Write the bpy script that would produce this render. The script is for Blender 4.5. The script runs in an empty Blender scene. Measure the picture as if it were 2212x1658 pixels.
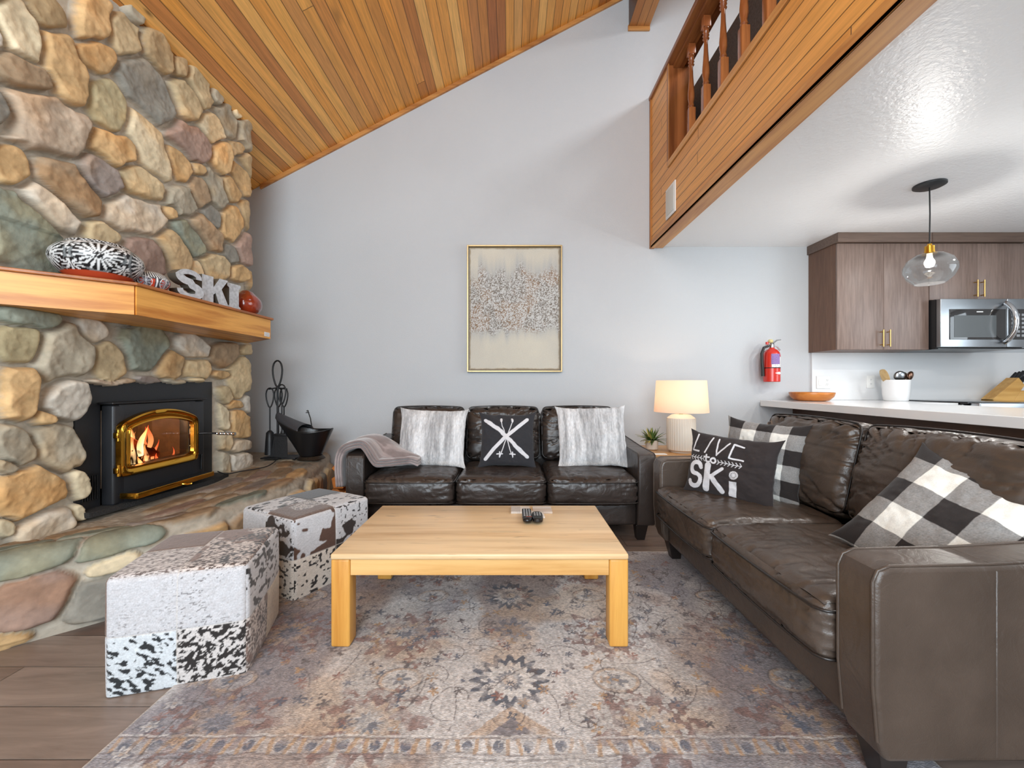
import bpy, bmesh, math, random
import numpy as np
from mathutils import Vector, Matrix

S = bpy.context.scene
COL = S.collection
PI = math.pi
rnd = random.Random(7)

# ------------------------------------------------------------------ camera
EYE = 1.07
cam_d = bpy.data.cameras.new('camera')
cam = bpy.data.objects.new('camera', cam_d)
COL.objects.link(cam)
cam_d.sensor_width = 36.0
cam_d.lens = 36.0 * 900 / 2212
cam_d.clip_start = 0.02
cam.location = (0, 0, EYE)
cam.rotation_euler = (PI / 2, 0, 0)
S.camera = cam

# ------------------------------------------------------------------ colour management, sky, large lights
S.view_settings.view_transform = 'Standard'
S.view_settings.look = 'None'
S.view_settings.exposure = 0.12
S.view_settings.gamma = 1.0
S.view_settings.use_curve_mapping = False
S.cycles.use_denoising = True
S.cycles.max_bounces = 8
S.cycles.diffuse_bounces = 5
S.cycles.glossy_bounces = 4
S.cycles.transmission_bounces = 8
S.cycles.sample_clamp_indirect = 6.0
S.cycles.caustics_reflective = False
S.cycles.caustics_refractive = False

W = bpy.data.worlds.new('sky')
S.world = W
W.use_nodes = True
W.node_tree.nodes['Background'].inputs[0].default_value = (0.80, 0.90, 1.0, 1)
W.node_tree.nodes['Background'].inputs[1].default_value = 1.6


def area(name, loc, size, power, color, rot=(0, 0, 0), spread=PI):
    l = bpy.data.lights.new(name, 'AREA')
    l.shape = 'RECTANGLE'
    l.size, l.size_y = size
    l.energy = power
    l.color = color
    l.spread = spread
    o = bpy.data.objects.new(name, l)
    o.location = loc
    o.rotation_euler = rot
    COL.objects.link(o)
    return o


def point(name, loc, power, color, r=0.04):
    l = bpy.data.lights.new(name, 'POINT')
    l.energy = power
    l.color = color
    l.shadow_soft_size = r
    o = bpy.data.objects.new(name, l)
    o.location = loc
    COL.objects.link(o)
    return o


area('daylight_window', (-0.35, -2.35, 1.55), (3.2, 2.3), 156, (0.80, 0.915, 1.0), (PI / 2, 0, 0))
area('daylight_gable', (-0.6, -2.35, 3.5), (2.2, 1.0), 98, (0.80, 0.915, 1.0), (PI / 2, 0, 0))
for i, (x, y) in enumerate([(2.1, 0.6), (3.9, 0.9), (2.2, 2.1), (3.9, 2.5)]):
    area('kitchen_can_light', (x, y, 2.39), (0.16, 0.16), 10, (1.0, 0.98, 0.95))
area('loft_light', (3.2, 2.0, 4.9), (1.0, 1.0), 105, (0.94, 0.97, 1.0))
area('kitchen_side_fill', (5.22, 0.9, 1.55), (2.6, 1.3), 46, (0.80, 0.915, 1.0), (PI / 2, 0, PI / 2))  # added fill brightening kitchen ceiling and back wall; the right wall has no window

# ------------------------------------------------------------------ colour + noise helpers


def lin(c):
    c = np.asarray(c, dtype=float) / 255.0
    return np.where(c <= 0.04045, c / 12.92, ((c + 0.055) / 1.055) ** 2.4)


def L4(c):
    return tuple(lin(c)) + (1.0,)


def _h(ix, iy, iz, seed):
    n = (ix * 374761393 + iy * 668265263 + iz * 2147483647 + seed * 1274126177) & 0xffffffff
    n = ((n ^ (n >> 13)) * 1274126177) & 0xffffffff
    n = (n ^ (n >> 16)) & 0xffffffff
    return n.astype(float) / 4294967295.0


def vnoise(x, y, z=None, seed=0):
    x = np.asarray(x, float)
    y = np.asarray(y, float)
    z = np.zeros_like(x) if z is None else np.asarray(z, float) + np.zeros_like(x)
    ix, iy, iz = np.floor(x).astype(np.int64), np.floor(y).astype(np.int64), np.floor(z).astype(np.int64)
    fx, fy, fz = x - ix, y - iy, z - iz
    fx, fy, fz = [f * f * (3 - 2 * f) for f in (fx, fy, fz)]
    r = 0
    for a in (0, 1):
        for b in (0, 1):
            for c in (0, 1):
                w = (fx if a else 1 - fx) * (fy if b else 1 - fy) * (fz if c else 1 - fz)
                r = r + w * _h(ix + a, iy + b, iz + c, seed)
    return r


def fbm(x, y, z=None, o=4, seed=0):
    r = 0
    a = 0.5
    t = 0
    k = 1.0
    for i in range(o):
        r = r + a * vnoise(np.asarray(x) * k, np.asarray(y) * k, None if z is None else np.asarray(z) * k, seed + i * 17)
        t += a
        a *= 0.5
        k *= 2.03
    return r / t


def sstep(a, b, x):
    t = np.clip((x - a) / (b - a), 0, 1)
    return t * t * (3 - 2 * t)


def mix(a, b, t):
    t = np.asarray(t)[..., None]
    return a * (1 - t) + b * t

# ------------------------------------------------------------------ object helpers


def tag(o, label=None, cat=None, group=None, kind=None):
    if label:
        o['label'] = label
    if cat:
        o['category'] = cat
    if group:
        o['group'] = group
    if kind:
        o['kind'] = kind
    return o


def thing(name, label, cat, loc=(0, 0, 0), rz=0, group=None):
    o = bpy.data.objects.new(name, None)
    o.empty_display_size = 0.05
    COL.objects.link(o)
    o.location = loc
    o.rotation_euler = (0, 0, rz)
    return tag(o, label, cat, group)


def link(name, me, mat, parent=None, smooth=False, wl=None):
    """wl: world origin of the (unrotated) parent when the vertices are given in world coordinates"""
    o = bpy.data.objects.new(name, me)
    COL.objects.link(o)
    for m in (mat if isinstance(mat, (list, tuple)) else [mat]):
        me.materials.append(m)
    if smooth is True:
        me.polygons.foreach_set('use_smooth', [True] * len(me.polygons))
    elif smooth:
        me.polygons.foreach_set('use_smooth', [True] * len(me.polygons))
        me.set_sharp_from_angle(angle=math.radians(smooth))
    if parent:
        o.parent = parent
        if wl:
            o.location = (-parent.location[0], -parent.location[1], -parent.location[2])
    return o


def setcol(me, cols):
    a = me.color_attributes.new('Col', 'FLOAT_COLOR', 'POINT')
    c = np.ones((len(me.vertices), 4), dtype=np.float32)
    c[:, :3] = cols
    a.data.foreach_set('color', c.ravel())


def grid_mesh(name, P, closed_u=False, closed_v=False, cols=None, mask=None):
    """P: (n,m,3)"""
    n, m = P.shape[:2]
    me = bpy.data.meshes.new(name)
    idx = np.arange(n * m).reshape(n, m)
    a = idx if not closed_u else np.vstack([idx, idx[:1]])
    a = a if not closed_v else np.hstack([a, a[:, :1]])
    q = np.stack([a[:-1, :-1], a[1:, :-1], a[1:, 1:], a[:-1, 1:]], -1)
    if mask is not None:
        q = q[mask]
    q = q.reshape(-1, 4)
    me.vertices.add(n * m)
    me.vertices.foreach_set('co', P.reshape(-1).astype(np.float32))
    me.loops.add(len(q) * 4)
    me.loops.foreach_set('vertex_index', q.ravel().astype(np.int32))
    me.polygons.add(len(q))
    me.polygons.foreach_set('loop_start', np.arange(0, len(q) * 4, 4, dtype=np.int32))
    me.polygons.foreach_set('loop_total', np.full(len(q), 4, dtype=np.int32))
    me.update(calc_edges=True)
    if cols is not None:
        setcol(me, cols.reshape(-1, 3))
    return me


class MB:
    def __init__(s):
        s.v = []
        s.f = []

    def add(s, v, f):
        k = len(s.v)
        s.v += [tuple(p) for p in v]
        s.f += [tuple(i + k for i in g) for g in f]
        return s

    def box(s, x0, x1, y0, y1, z0, z1, bev=0.0, M=None):
        if bev <= 0:
            v = [(x, y, z) for z in (z0, z1) for y in (y0, y1) for x in (x0, x1)]
            f = [(0, 2, 3, 1), (4, 5, 7, 6), (0, 1, 5, 4), (2, 6, 7, 3), (0, 4, 6, 2), (1, 3, 7, 5)]
        else:
            bm = bmesh.new()
            bmesh.ops.create_cube(bm, size=1)
            for p in bm.verts:
                p.co = Vector(((x0 + x1) / 2 + p.co.x * (x1 - x0), (y0 + y1) / 2 + p.co.y * (y1 - y0), (z0 + z1) / 2 + p.co.z * (z1 - z0)))
            bmesh.ops.bevel(bm, geom=bm.edges[:], offset=bev, segments=3, profile=0.5, affect='EDGES')
            bm.verts.index_update()
            v = [tuple(p.co) for p in bm.verts]
            f = [tuple(q.index for q in g.verts) for g in bm.faces]
            bm.free()
        if M is not None:
            v = [tuple(M @ Vector(p)) for p in v]
        return s.add(v, f)

    def tube(s, pts, r, n=8, closed=False, cap=True):
        pts = [Vector(p) for p in pts]
        rs = r if isinstance(r, (list, tuple)) else [r] * len(pts)
        v = []
        f = []
        N = len(pts)
        up = Vector((0, 0, 1))
        prev = None
        for i, p in enumerate(pts):
            a = pts[(i - 1) % N] if (closed or i > 0) else p
            b = pts[(i + 1) % N] if (closed or i < N - 1) else p
            t = (b - a).normalized()
            if prev is None:
                ref = up if abs(t.z) < 0.95 else Vector((1, 0, 0))
                x = t.cross(ref).normalized()
            else:
                x = (prev - t * prev.dot(t)).normalized()
            prev = x
            y = t.cross(x)
            for k in range(n):
                an = 2 * PI * k / n
                v.append(p + (x * math.cos(an) + y * math.sin(an)) * rs[i])
        R = N if closed else N - 1
        for i in range(R):
            for k in range(n):
                j = (i + 1) % N
                f.append((i * n + k, i * n + (k + 1) % n, j * n + (k + 1) % n, j * n + k))
        if cap and not closed:
            f.append(tuple(range(n))[::-1])
            f.append(tuple((N - 1) * n + k for k in range(n)))
        return s.add(v, f)

    def lathe(s, prof, n=32, c=(0, 0, 0), M=None, cap=True):
        v = []
        f = []
        for r, z in prof:
            for k in range(n):
                a = 2 * PI * k / n
                v.append((c[0] + r * math.cos(a), c[1] + r * math.sin(a), c[2] + z))
        for i in range(len(prof) - 1):
            for k in range(n):
                f.append((i * n + k, i * n + (k + 1) % n, (i + 1) * n + (k + 1) % n, (i + 1) * n + k))
        if cap:
            f.append(tuple(range(n))[::-1])
            f.append(tuple((len(prof) - 1) * n + k for k in range(n)))
        if M is not None:
            v = [tuple(M @ Vector(p)) for p in v]
        return s.add(v, f)

    def prism(s, poly, ax, d0, d1, M=None):
        """poly in the plane normal to axis ax ('x','y','z')"""
        def P(a, b, d):
            return {'x': (d, a, b), 'y': (a, d, b), 'z': (a, b, d)}[ax]
        n = len(poly)
        v = [P(a, b, d0) for a, b in poly] + [P(a, b, d1) for a, b in poly]
        f = [tuple(range(n)), tuple(range(2 * n - 1, n - 1, -1))] + [(i, i + n, (i + 1) % n + n, (i + 1) % n) for i in range(n)]
        if M is not None:
            v = [tuple(M @ Vector(p)) for p in v]
        return s.add(v, f)

    def build(s, name, mat, parent=None, smooth=35, wl=None, bevel=0):
        me = bpy.data.meshes.new(name)
        me.from_pydata(s.v, [], s.f)
        bm = bmesh.new()
        bm.from_mesh(me)
        bmesh.ops.recalc_face_normals(bm, faces=bm.faces[:])
        bm.to_mesh(me)
        bm.free()
        o = link(name, me, mat, parent, smooth, wl)
        if bevel:
            b = o.modifiers.new('b', 'BEVEL')
            b.width = bevel
            b.segments = 2
            b.limit_method = 'ANGLE'
        return o


def struct(o):
    o['kind'] = 'structure'
    return o

# ------------------------------------------------------------------ materials


def newmat(name):
    m = bpy.data.materials.new(name)
    m.use_nodes = True
    nt = m.node_tree
    return m, nt, nt.nodes, nt.links, nt.nodes['Principled BSDF']


def plain(name, rgb, rough=0.5, metal=0.0, bump=0.0, bscale=60, var=0.0, vscale=8, coat=0.0, spec=0.5, sheen=0.0, stretch=(1, 1, 1), detail=4):
    m, nt, N, K, P = newmat(name)
    P.inputs['Roughness'].default_value = rough
    P.inputs['Metallic'].default_value = metal
    P.inputs['Specular IOR Level'].default_value = spec
    P.inputs['Coat Weight'].default_value = coat
    P.inputs['Coat Roughness'].default_value = 0.15
    P.inputs['Sheen Weight'].default_value = sheen
    tc = N.new('ShaderNodeTexCoord')
    mp = N.new('ShaderNodeMapping')
    mp.inputs['Scale'].default_value = stretch
    K.new(tc.outputs['Object'], mp.inputs[0])
    n1 = N.new('ShaderNodeTexNoise')
    n1.inputs['Scale'].default_value = vscale
    n1.inputs['Detail'].default_value = detail
    K.new(mp.outputs[0], n1.inputs[0])
    r = N.new('ShaderNodeValToRGB')
    c = lin(rgb)
    r.color_ramp.elements[0].position = 0.3
    r.color_ramp.elements[1].position = 0.7
    r.color_ramp.elements[0].color = tuple(c * (1 - var)) + (1,)
    r.color_ramp.elements[1].color = tuple(np.minimum(c * (1 + var), 1)) + (1,)
    K.new(n1.outputs[0], r.inputs[0])
    K.new(r.outputs[0], P.inputs['Base Color'])
    if bump:
        n2 = N.new('ShaderNodeTexNoise')
        n2.inputs['Scale'].default_value = bscale
        n2.inputs['Detail'].default_value = 3
        K.new(mp.outputs[0], n2.inputs[0])
        b = N.new('ShaderNodeBump')
        b.inputs['Strength'].default_value = bump
        b.inputs['Distance'].default_value = 0.005
        K.new(n2.outputs[0], b.inputs['Height'])
        K.new(b.outputs[0], P.inputs['Normal'])
    return m


def attrmat(name, rough=0.8, bump=0.3, bscale=200, sheen=0.0, spec=0.3, var=0.12, vscale=120, stretch=(1, 1, 1), coat=0.0, dist=0.003):
    m, nt, N, K, P = newmat(name)
    P.inputs['Roughness'].default_value = rough
    P.inputs['Sheen Weight'].default_value = sheen
    P.inputs['Specular IOR Level'].default_value = spec
    P.inputs['Coat Weight'].default_value = coat
    a = N.new('ShaderNodeAttribute')
    a.attribute_name = 'Col'
    tc = N.new('ShaderNodeTexCoord')
    mp = N.new('ShaderNodeMapping')
    mp.inputs['Scale'].default_value = stretch
    K.new(tc.outputs['Object'], mp.inputs[0])
    n = N.new('ShaderNodeTexNoise')
    n.inputs['Scale'].default_value = vscale
    n.inputs['Detail'].default_value = 3
    K.new(mp.outputs[0], n.inputs[0])
    mr = N.new('ShaderNodeMapRange')
    mr.inputs['From Min'].default_value = 0.3
    mr.inputs['From Max'].default_value = 0.7
    mr.inputs['To Min'].default_value = 1 - var
    mr.inputs['To Max'].default_value = 1 + var
    K.new(n.outputs[0], mr.inputs[0])
    mx = N.new('ShaderNodeVectorMath')
    mx.operation = 'SCALE'
    K.new(a.outputs['Color'], mx.inputs[0])
    K.new(mr.outputs[0], mx.inputs['Scale'])
    K.new(mx.outputs[0], P.inputs['Base Color'])
    n2 = N.new('ShaderNodeTexNoise')
    n2.inputs['Scale'].default_value = bscale
    n2.inputs['Detail'].default_value = 4
    K.new(mp.outputs[0], n2.inputs[0])
    b = N.new('ShaderNodeBump')
    b.inputs['Strength'].default_value = bump
    b.inputs['Distance'].default_value = dist
    K.new(n2.outputs[0], b.inputs['Height'])
    K.new(b.outputs[0], P.inputs['Normal'])
    return m


def wood(name, c1, c2, axis='x', rough=0.4, scale=1.0, coat=0.0, grain=26, dist=4.0, marks=0.0, rings=0.13):
    """straight-grained wood, grain running along axis"""
    m, nt, N, K, P = newmat(name)
    P.inputs['Roughness'].default_value = rough
    P.inputs['Coat Weight'].default_value = coat
    P.inputs['Coat Roughness'].default_value = 0.2
    tc = N.new('ShaderNodeTexCoord')
    mp = N.new('ShaderNodeMapping')
    s = {'x': (0.07, 1, 1), 'y': (1, 0.07, 1), 'z': (1, 1, 0.07)}[axis]
    mp.inputs['Scale'].default_value = tuple(v * scale for v in s)
    K.new(tc.outputs['Object'], mp.inputs[0])
    n1 = N.new('ShaderNodeTexNoise')
    n1.inputs['Scale'].default_value = grain
    n1.inputs['Detail'].default_value = 6
    n1.inputs['Roughness'].default_value = 0.6
    n1.inputs['Distortion'].default_value = 0.3
    K.new(mp.outputs[0], n1.inputs[0])
    n3 = N.new('ShaderNodeTexNoise')
    n3.inputs['Scale'].default_value = 3.0
    n3.inputs['Detail'].default_value = 2
    K.new(mp.outputs[0], n3.inputs[0])
    mul = N.new('ShaderNodeMath')
    mul.operation = 'MULTIPLY'
    mul.inputs[1].default_value = dist * 6
    K.new(n3.outputs[0], mul.inputs[0])
    sn = N.new('ShaderNodeMath')
    sn.operation = 'SINE'
    K.new(mul.outputs[0], sn.inputs[0])
    mr = N.new('ShaderNodeMapRange')
    mr.inputs['From Min'].default_value = -1
    mr.inputs['To Min'].default_value = -rings
    mr.inputs['To Max'].default_value = rings
    K.new(sn.outputs[0], mr.inputs[0])
    ad = N.new('ShaderNodeMath')
    ad.operation = 'ADD'
    K.new(n1.outputs[0], ad.inputs[0])
    K.new(mr.outputs[0], ad.inputs[1])
    r = N.new('ShaderNodeValToRGB')
    r.color_ramp.elements[0].position = 0.3
    r.color_ramp.elements[1].position = 0.62
    r.color_ramp.elements[0].color = L4(c2)
    r.color_ramp.elements[1].color = L4(c1)
    K.new(ad.outputs[0], r.inputs[0])
    src = r.outputs[0]
    if marks:
        mp2 = N.new('ShaderNodeMapping')
        mp2.inputs['Scale'].default_value = tuple(0.13 if v < 1 else 1.0 for v in s)
        K.new(tc.outputs['Object'], mp2.inputs[0])
        nm = N.new('ShaderNodeTexNoise')
        nm.inputs['Scale'].default_value = 38
        nm.inputs['Detail'].default_value = 3
        nm.inputs['Distortion'].default_value = 0.5
        K.new(mp2.outputs[0], nm.inputs[0])
        rm = N.new('ShaderNodeMapRange')
        rm.inputs['From Min'].default_value = 0.66
        rm.inputs['From Max'].default_value = 0.72
        rm.inputs['To Min'].default_value = 1.0
        rm.inputs['To Max'].default_value = 1.0 - marks
        K.new(nm.outputs[0], rm.inputs[0])
        np_ = N.new('ShaderNodeTexNoise')
        np_.inputs['Scale'].default_value = 9
        np_.inputs['Detail'].default_value = 4
        K.new(mp2.outputs[0], np_.inputs[0])
        rp_ = N.new('ShaderNodeMapRange')
        rp_.inputs['From Min'].default_value = 0.3
        rp_.inputs['From Max'].default_value = 0.7
        rp_.inputs['To Min'].default_value = 0.84
        rp_.inputs['To Max'].default_value = 1.12
        K.new(np_.outputs[0], rp_.inputs[0])
        m0 = N.new('ShaderNodeMath')
        m0.operation = 'MULTIPLY'
        K.new(rm.outputs[0], m0.inputs[0])
        K.new(rp_.outputs[0], m0.inputs[1])
        vs = N.new('ShaderNodeVectorMath')
        vs.operation = 'SCALE'
        K.new(src, vs.inputs[0])
        K.new(m0.outputs[0], vs.inputs['Scale'])
        src = vs.outputs[0]
    K.new(src, P.inputs['Base Color'])
    b = N.new('ShaderNodeBump')
    b.inputs['Strength'].default_value = 0.12
    b.inputs['Distance'].default_value = 0.002
    K.new(n1.outputs[0], b.inputs['Height'])
    K.new(b.outputs[0], P.inputs['Normal'])
    return m


def planks(name, across, along, w, cols, off=0.0, rough=0.4, length=3.0, gap=0.035, knots=True, coat=0.0, grain=1.0, gapdark=0.25):
    """tongue-and-groove boards: across/along are object axes 0,1,2"""
    m, nt, N, K, P = newmat(name)
    P.inputs['Roughness'].default_value = rough
    P.inputs['Coat Weight'].default_value = coat
    tc = N.new('ShaderNodeTexCoord')
    sp = N.new('ShaderNodeSeparateXYZ')
    K.new(tc.outputs['Object'], sp.inputs[0])

    def mt(op, a, b=None, c=None):
        n = N.new('ShaderNodeMath')
        n.operation = op
        for i, q in enumerate((a, b, c)):
            if q is None:
                continue
            if isinstance(q, (int, float)):
                n.inputs[i].default_value = q
            else:
                K.new(q, n.inputs[i])
        return n.outputs[0]
    u = mt('DIVIDE', mt('ADD', sp.outputs[across], off), w)
    iu = mt('FLOOR', u)
    fu = mt('FRACT', u)
    wn0 = N.new('ShaderNodeTexWhiteNoise')
    wn0.noise_dimensions = '1D'
    K.new(iu, wn0.inputs['W'])
    v = mt('ADD', mt('DIVIDE', sp.outputs[along], length), mt('MULTIPLY', wn0.outputs[0], 7.3))
    iv = mt('FLOOR', v)
    fv = mt('FRACT', v)
    cb = N.new('ShaderNodeCombineXYZ')
    K.new(iu, cb.inputs[0])
    K.new(iv, cb.inputs[1])
    wn = N.new('ShaderNodeTexWhiteNoise')
    wn.noise_dimensions = '2D'
    K.new(cb.outputs[0], wn.inputs[0])
    ramp = N.new('ShaderNodeValToRGB')
    e = ramp.color_ramp.elements
    e[0].color = L4(cols[0])
    e[1].color = L4(cols[-1])
    for i, c in enumerate(cols[1:-1]):
        q = e.new((i + 1) / (len(cols) - 1))
        q.color = L4(c)
    K.new(wn.outputs[0], ramp.inputs[0])
    # grain
    cg = N.new('ShaderNodeCombineXYZ')
    K.new(mt('MULTIPLY', u, 1.0), cg.inputs[0])
    K.new(mt('ADD', mt('MULTIPLY', sp.outputs[along], 0.55), mt('MULTIPLY', wn.outputs[0], 30.0)), cg.inputs[1])
    K.new(mt('MULTIPLY', wn.outputs[0], 19.0), cg.inputs[2])
    n1 = N.new('ShaderNodeTexNoise')
    n1.inputs['Scale'].default_value = 5.0
    n1.inputs['Detail'].default_value = 7
    n1.inputs['Roughness'].default_value = 0.62
    n1.inputs['Distortion'].default_value = 0.8
    K.new(cg.outputs[0], n1.inputs[0])
    g = mt('MULTIPLY_ADD', mt('SUBTRACT', n1.outputs[0], 0.5), 0.9 * grain, 1.0)
    # gap
    d = mt('MINIMUM', fu, mt('SUBTRACT', 1.0, fu))
    dv = mt('MULTIPLY', mt('MINIMUM', fv, mt('SUBTRACT', 1.0, fv)), length / w)
    dd = mt('MINIMUM', d, dv)
    mr = N.new('ShaderNodeMapRange')
    mr.interpolation_type = 'SMOOTHSTEP'
    mr.inputs['From Min'].default_value = gap * 0.3
    mr.inputs['From Max'].default_value = gap * 1.4
    mr.inputs['To Min'].default_value = gapdark
    K.new(dd, mr.inputs[0])
    tot = mt('MULTIPLY', g, mr.outputs[0])
    if knots:
        ck = N.new('ShaderNodeCombineXYZ')
        K.new(mt('MULTIPLY', u, 0.55), ck.inputs[0])
        K.new(mt('MULTIPLY', sp.outputs[along], 2.6), ck.inputs[1])
        vo = N.new('ShaderNodeTexVoronoi')
        vo.inputs['Scale'].default_value = 1.0
        K.new(ck.outputs[0], vo.inputs[0])
        sc = N.new('ShaderNodeSeparateColor')
        K.new(vo.outputs['Color'], sc.inputs[0])
        lim = mt('MULTIPLY', mt('POWER', sc.outputs[0], 2.5), 0.34)
        kn = N.new('ShaderNodeMapRange')
        kn.interpolation_type = 'SMOOTHSTEP'
        kn.inputs['From Min'].default_value = 0.0
        kn.inputs['To Min'].default_value = 0.30
        kn.inputs['To Max'].default_value = 1.0
        K.new(vo.outputs['Distance'], kn.inputs[0])
        K.new(mt('ADD', lim, 0.005), kn.inputs['From Max'])
        tot = mt('MULTIPLY', tot, kn.outputs[0])
    vm = N.new('ShaderNodeVectorMath')
    vm.operation = 'SCALE'
    K.new(ramp.outputs[0], vm.inputs[0])
    K.new(tot, vm.inputs['Scale'])
    K.new(vm.outputs[0], P.inputs['Base Color'])
    b = N.new('ShaderNodeBump')
    b.inputs['Strength'].default_value = 0.7
    b.inputs['Distance'].default_value = 0.004
    K.new(mr.outputs[0], b.inputs['Height'])
    b2 = N.new('ShaderNodeBump')
    b2.inputs['Strength'].default_value = 0.1
    b2.inputs['Distance'].default_value = 0.002
    K.new(n1.outputs[0], b2.inputs['Height'])
    K.new(b.outputs[0], b2.inputs['Normal'])
    K.new(b2.outputs[0], P.inputs['Normal'])
    return m


def emis(name, rgb, strength):
    m, nt, N, K, P = newmat(name)
    P.inputs['Base Color'].default_value = L4(rgb)
    P.inputs['Emission Color'].default_value = L4(rgb)
    P.inputs['Emission Strength'].default_value = strength
    return m


def glass(name, rgb=(255, 255, 255), rough=0.0, tr=1.0):
    m, nt, N, K, P = newmat(name)
    P.inputs['Base Color'].default_value = L4(rgb)
    P.inputs['Roughness'].default_value = rough
    P.inputs['Transmission Weight'].default_value = tr
    P.inputs['IOR'].default_value = 1.45
    return m


def leather(name, rgb, rough=0.38):
    m, nt, N, K, P = newmat(name)
    P.inputs['Roughness'].default_value = rough
    P.inputs['Specular IOR Level'].default_value = 0.55
    tc = N.new('ShaderNodeTexCoord')
    n1 = N.new('ShaderNodeTexNoise')
    n1.inputs['Scale'].default_value = 5
    n1.inputs['Detail'].default_value = 5
    K.new(tc.outputs['Object'], n1.inputs[0])
    r = N.new('ShaderNodeValToRGB')
    c = lin(rgb)
    r.color_ramp.elements[0].position = 0.3
    r.color_ramp.elements[1].position = 0.75
    r.color_ramp.elements[0].color = tuple(c * 0.78) + (1,)
    r.color_ramp.elements[1].color = tuple(c * 1.25) + (1,)
    K.new(n1.outputs[0], r.inputs[0])
    K.new(r.outputs[0], P.inputs['Base Color'])
    mr = N.new('ShaderNodeMapRange')
    mr.inputs['To Min'].default_value = rough - 0.07
    mr.inputs['To Max'].default_value = rough + 0.12
    K.new(n1.outputs[0], mr.inputs[0])
    K.new(mr.outputs[0], P.inputs['Roughness'])
    vo = N.new('ShaderNodeTexVoronoi')
    vo.inputs['Scale'].default_value = 260
    K.new(tc.outputs['Object'], vo.inputs[0])
    b = N.new('ShaderNodeBump')
    b.inputs['Strength'].default_value = 0.12
    b.inputs['Distance'].default_value = 0.002
    K.new(vo.outputs[0], b.inputs['Height'])
    n2 = N.new('ShaderNodeTexNoise')
    n2.inputs['Scale'].default_value = 14
    n2.inputs['Detail'].default_value = 3
    n2.inputs['Distortion'].default_value = 1.2
    K.new(tc.outputs['Object'], n2.inputs[0])
    b2 = N.new('ShaderNodeBump')
    b2.inputs['Strength'].default_value = 0.35
    b2.inputs['Distance'].default_value = 0.01
    K.new(n2.outputs[0], b2.inputs['Height'])
    K.new(b.outputs[0], b2.inputs['Normal'])
    K.new(b2.outputs[0], P.inputs['Normal'])
    return m


M_wall = plain('painted_wall', (197, 200, 203), 0.75, bump=0.25, bscale=140, var=0.012, vscale=2)
M_ceil = plain('satin_white_ceiling', (238, 239, 240), 0.37, bump=0.6, bscale=45, var=0.01, vscale=2)
M_white = plain('white_plastic', (235, 235, 233), 0.4)
M_black = plain('black_iron', (24, 24, 26), 0.45, bump=0.25, bscale=90)
M_gold = plain('polished_brass', (214, 160, 60), 0.16, metal=1.0)
M_satingold = plain('satin_brass', (206, 170, 110), 0.3, metal=1.0)
M_steel = plain('stainless_steel', (168, 172, 176), 0.3, metal=1.0, var=0.04, vscale=40, stretch=(1, 1, 30))
M_chrome = plain('chrome', (210, 212, 215), 0.1, metal=1.0)
M_leather = leather('dark_brown_leather', (56, 48, 44), 0.30)
M_leather2 = leather('brown_leather', (76, 65, 57), 0.31)
M_piping = plain('leather_piping', (36, 31, 29), 0.3)
M_darkleg = plain('espresso_wood', (30, 24, 22), 0.35)

# ================================================================== THE ROOM
YB = 4.07      # back wall
XL = -2.72     # left wall
XR = 5.30      # right wall
YF = -2.45     # wall behind the camera (with the windows)
XF = 1.353     # face of the loft
ZK = 2.41      # kitchen ceiling
SL = 0.523     # slope of the wood ceiling


def zc(x):
    return 3.01 + SL * (x + 2.447)


M_floor = planks('grey_brown_floor_planks', 1, 0, 0.195, [(104, 86, 77), (126, 108, 98), (146, 131, 121), (112, 94, 84), (136, 120, 110)], off=-0.018, rough=0.36, length=1.5, gap=0.012, knots=False, grain=1.5, gapdark=0.45)
M_wood_ceil = planks('cedar_ceiling_boards', 0, 1, 0.0747, [(188, 114, 44), (244, 180, 92), (222, 148, 60), (250, 194, 110), (200, 132, 70), (238, 166, 76), (176, 108, 56)], off=2.447, rough=0.42, length=5.5, gap=0.04, gapdark=0.35, grain=1.25)
M_wood_fascia = planks('cedar_fascia_boards', 2, 1, 0.088, [(204, 136, 66), (234, 170, 96), (214, 148, 76), (230, 166, 90)], off=0.055, rough=0.4, length=2.9, gap=0.035)
M_trim = wood('cedar_trim', (218, 160, 94), (180, 120, 64), 'y', 0.4)
M_trimx = wood('cedar_trim_cross', (208, 148, 84), (168, 108, 56), 'x', 0.4)
M_trimz = wood('cedar_trim_upright', (186, 124, 64), (140, 84, 40), 'z', 0.4)

b = MB().box(XL - 0.1, XR + 0.1, YF - 0.1, YB + 0.1, -0.1, 0)
struct(b.build('floor', M_floor, smooth=False))

# back wall, gable shaped
b = MB().prism([(XL - 0.1, 0), (XR + 0.1, 0), (XR + 0.1, zc(3.6)), (3.6, zc(3.6)), (XL - 0.1, zc(XL - 0.1))], 'y', YB, YB + 0.12)
struct(b.build('wall_back', M_wall, smooth=False))
b = MB().box(XL - 0.12, XL, YF, YB, 0, zc(XL))
struct(b.build('wall_left', M_wall, smooth=False))
b = MB().box(XR, XR + 0.12, YF, YB, 0, zc(3.6))
struct(b.build('wall_right', M_wall, smooth=False))
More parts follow.
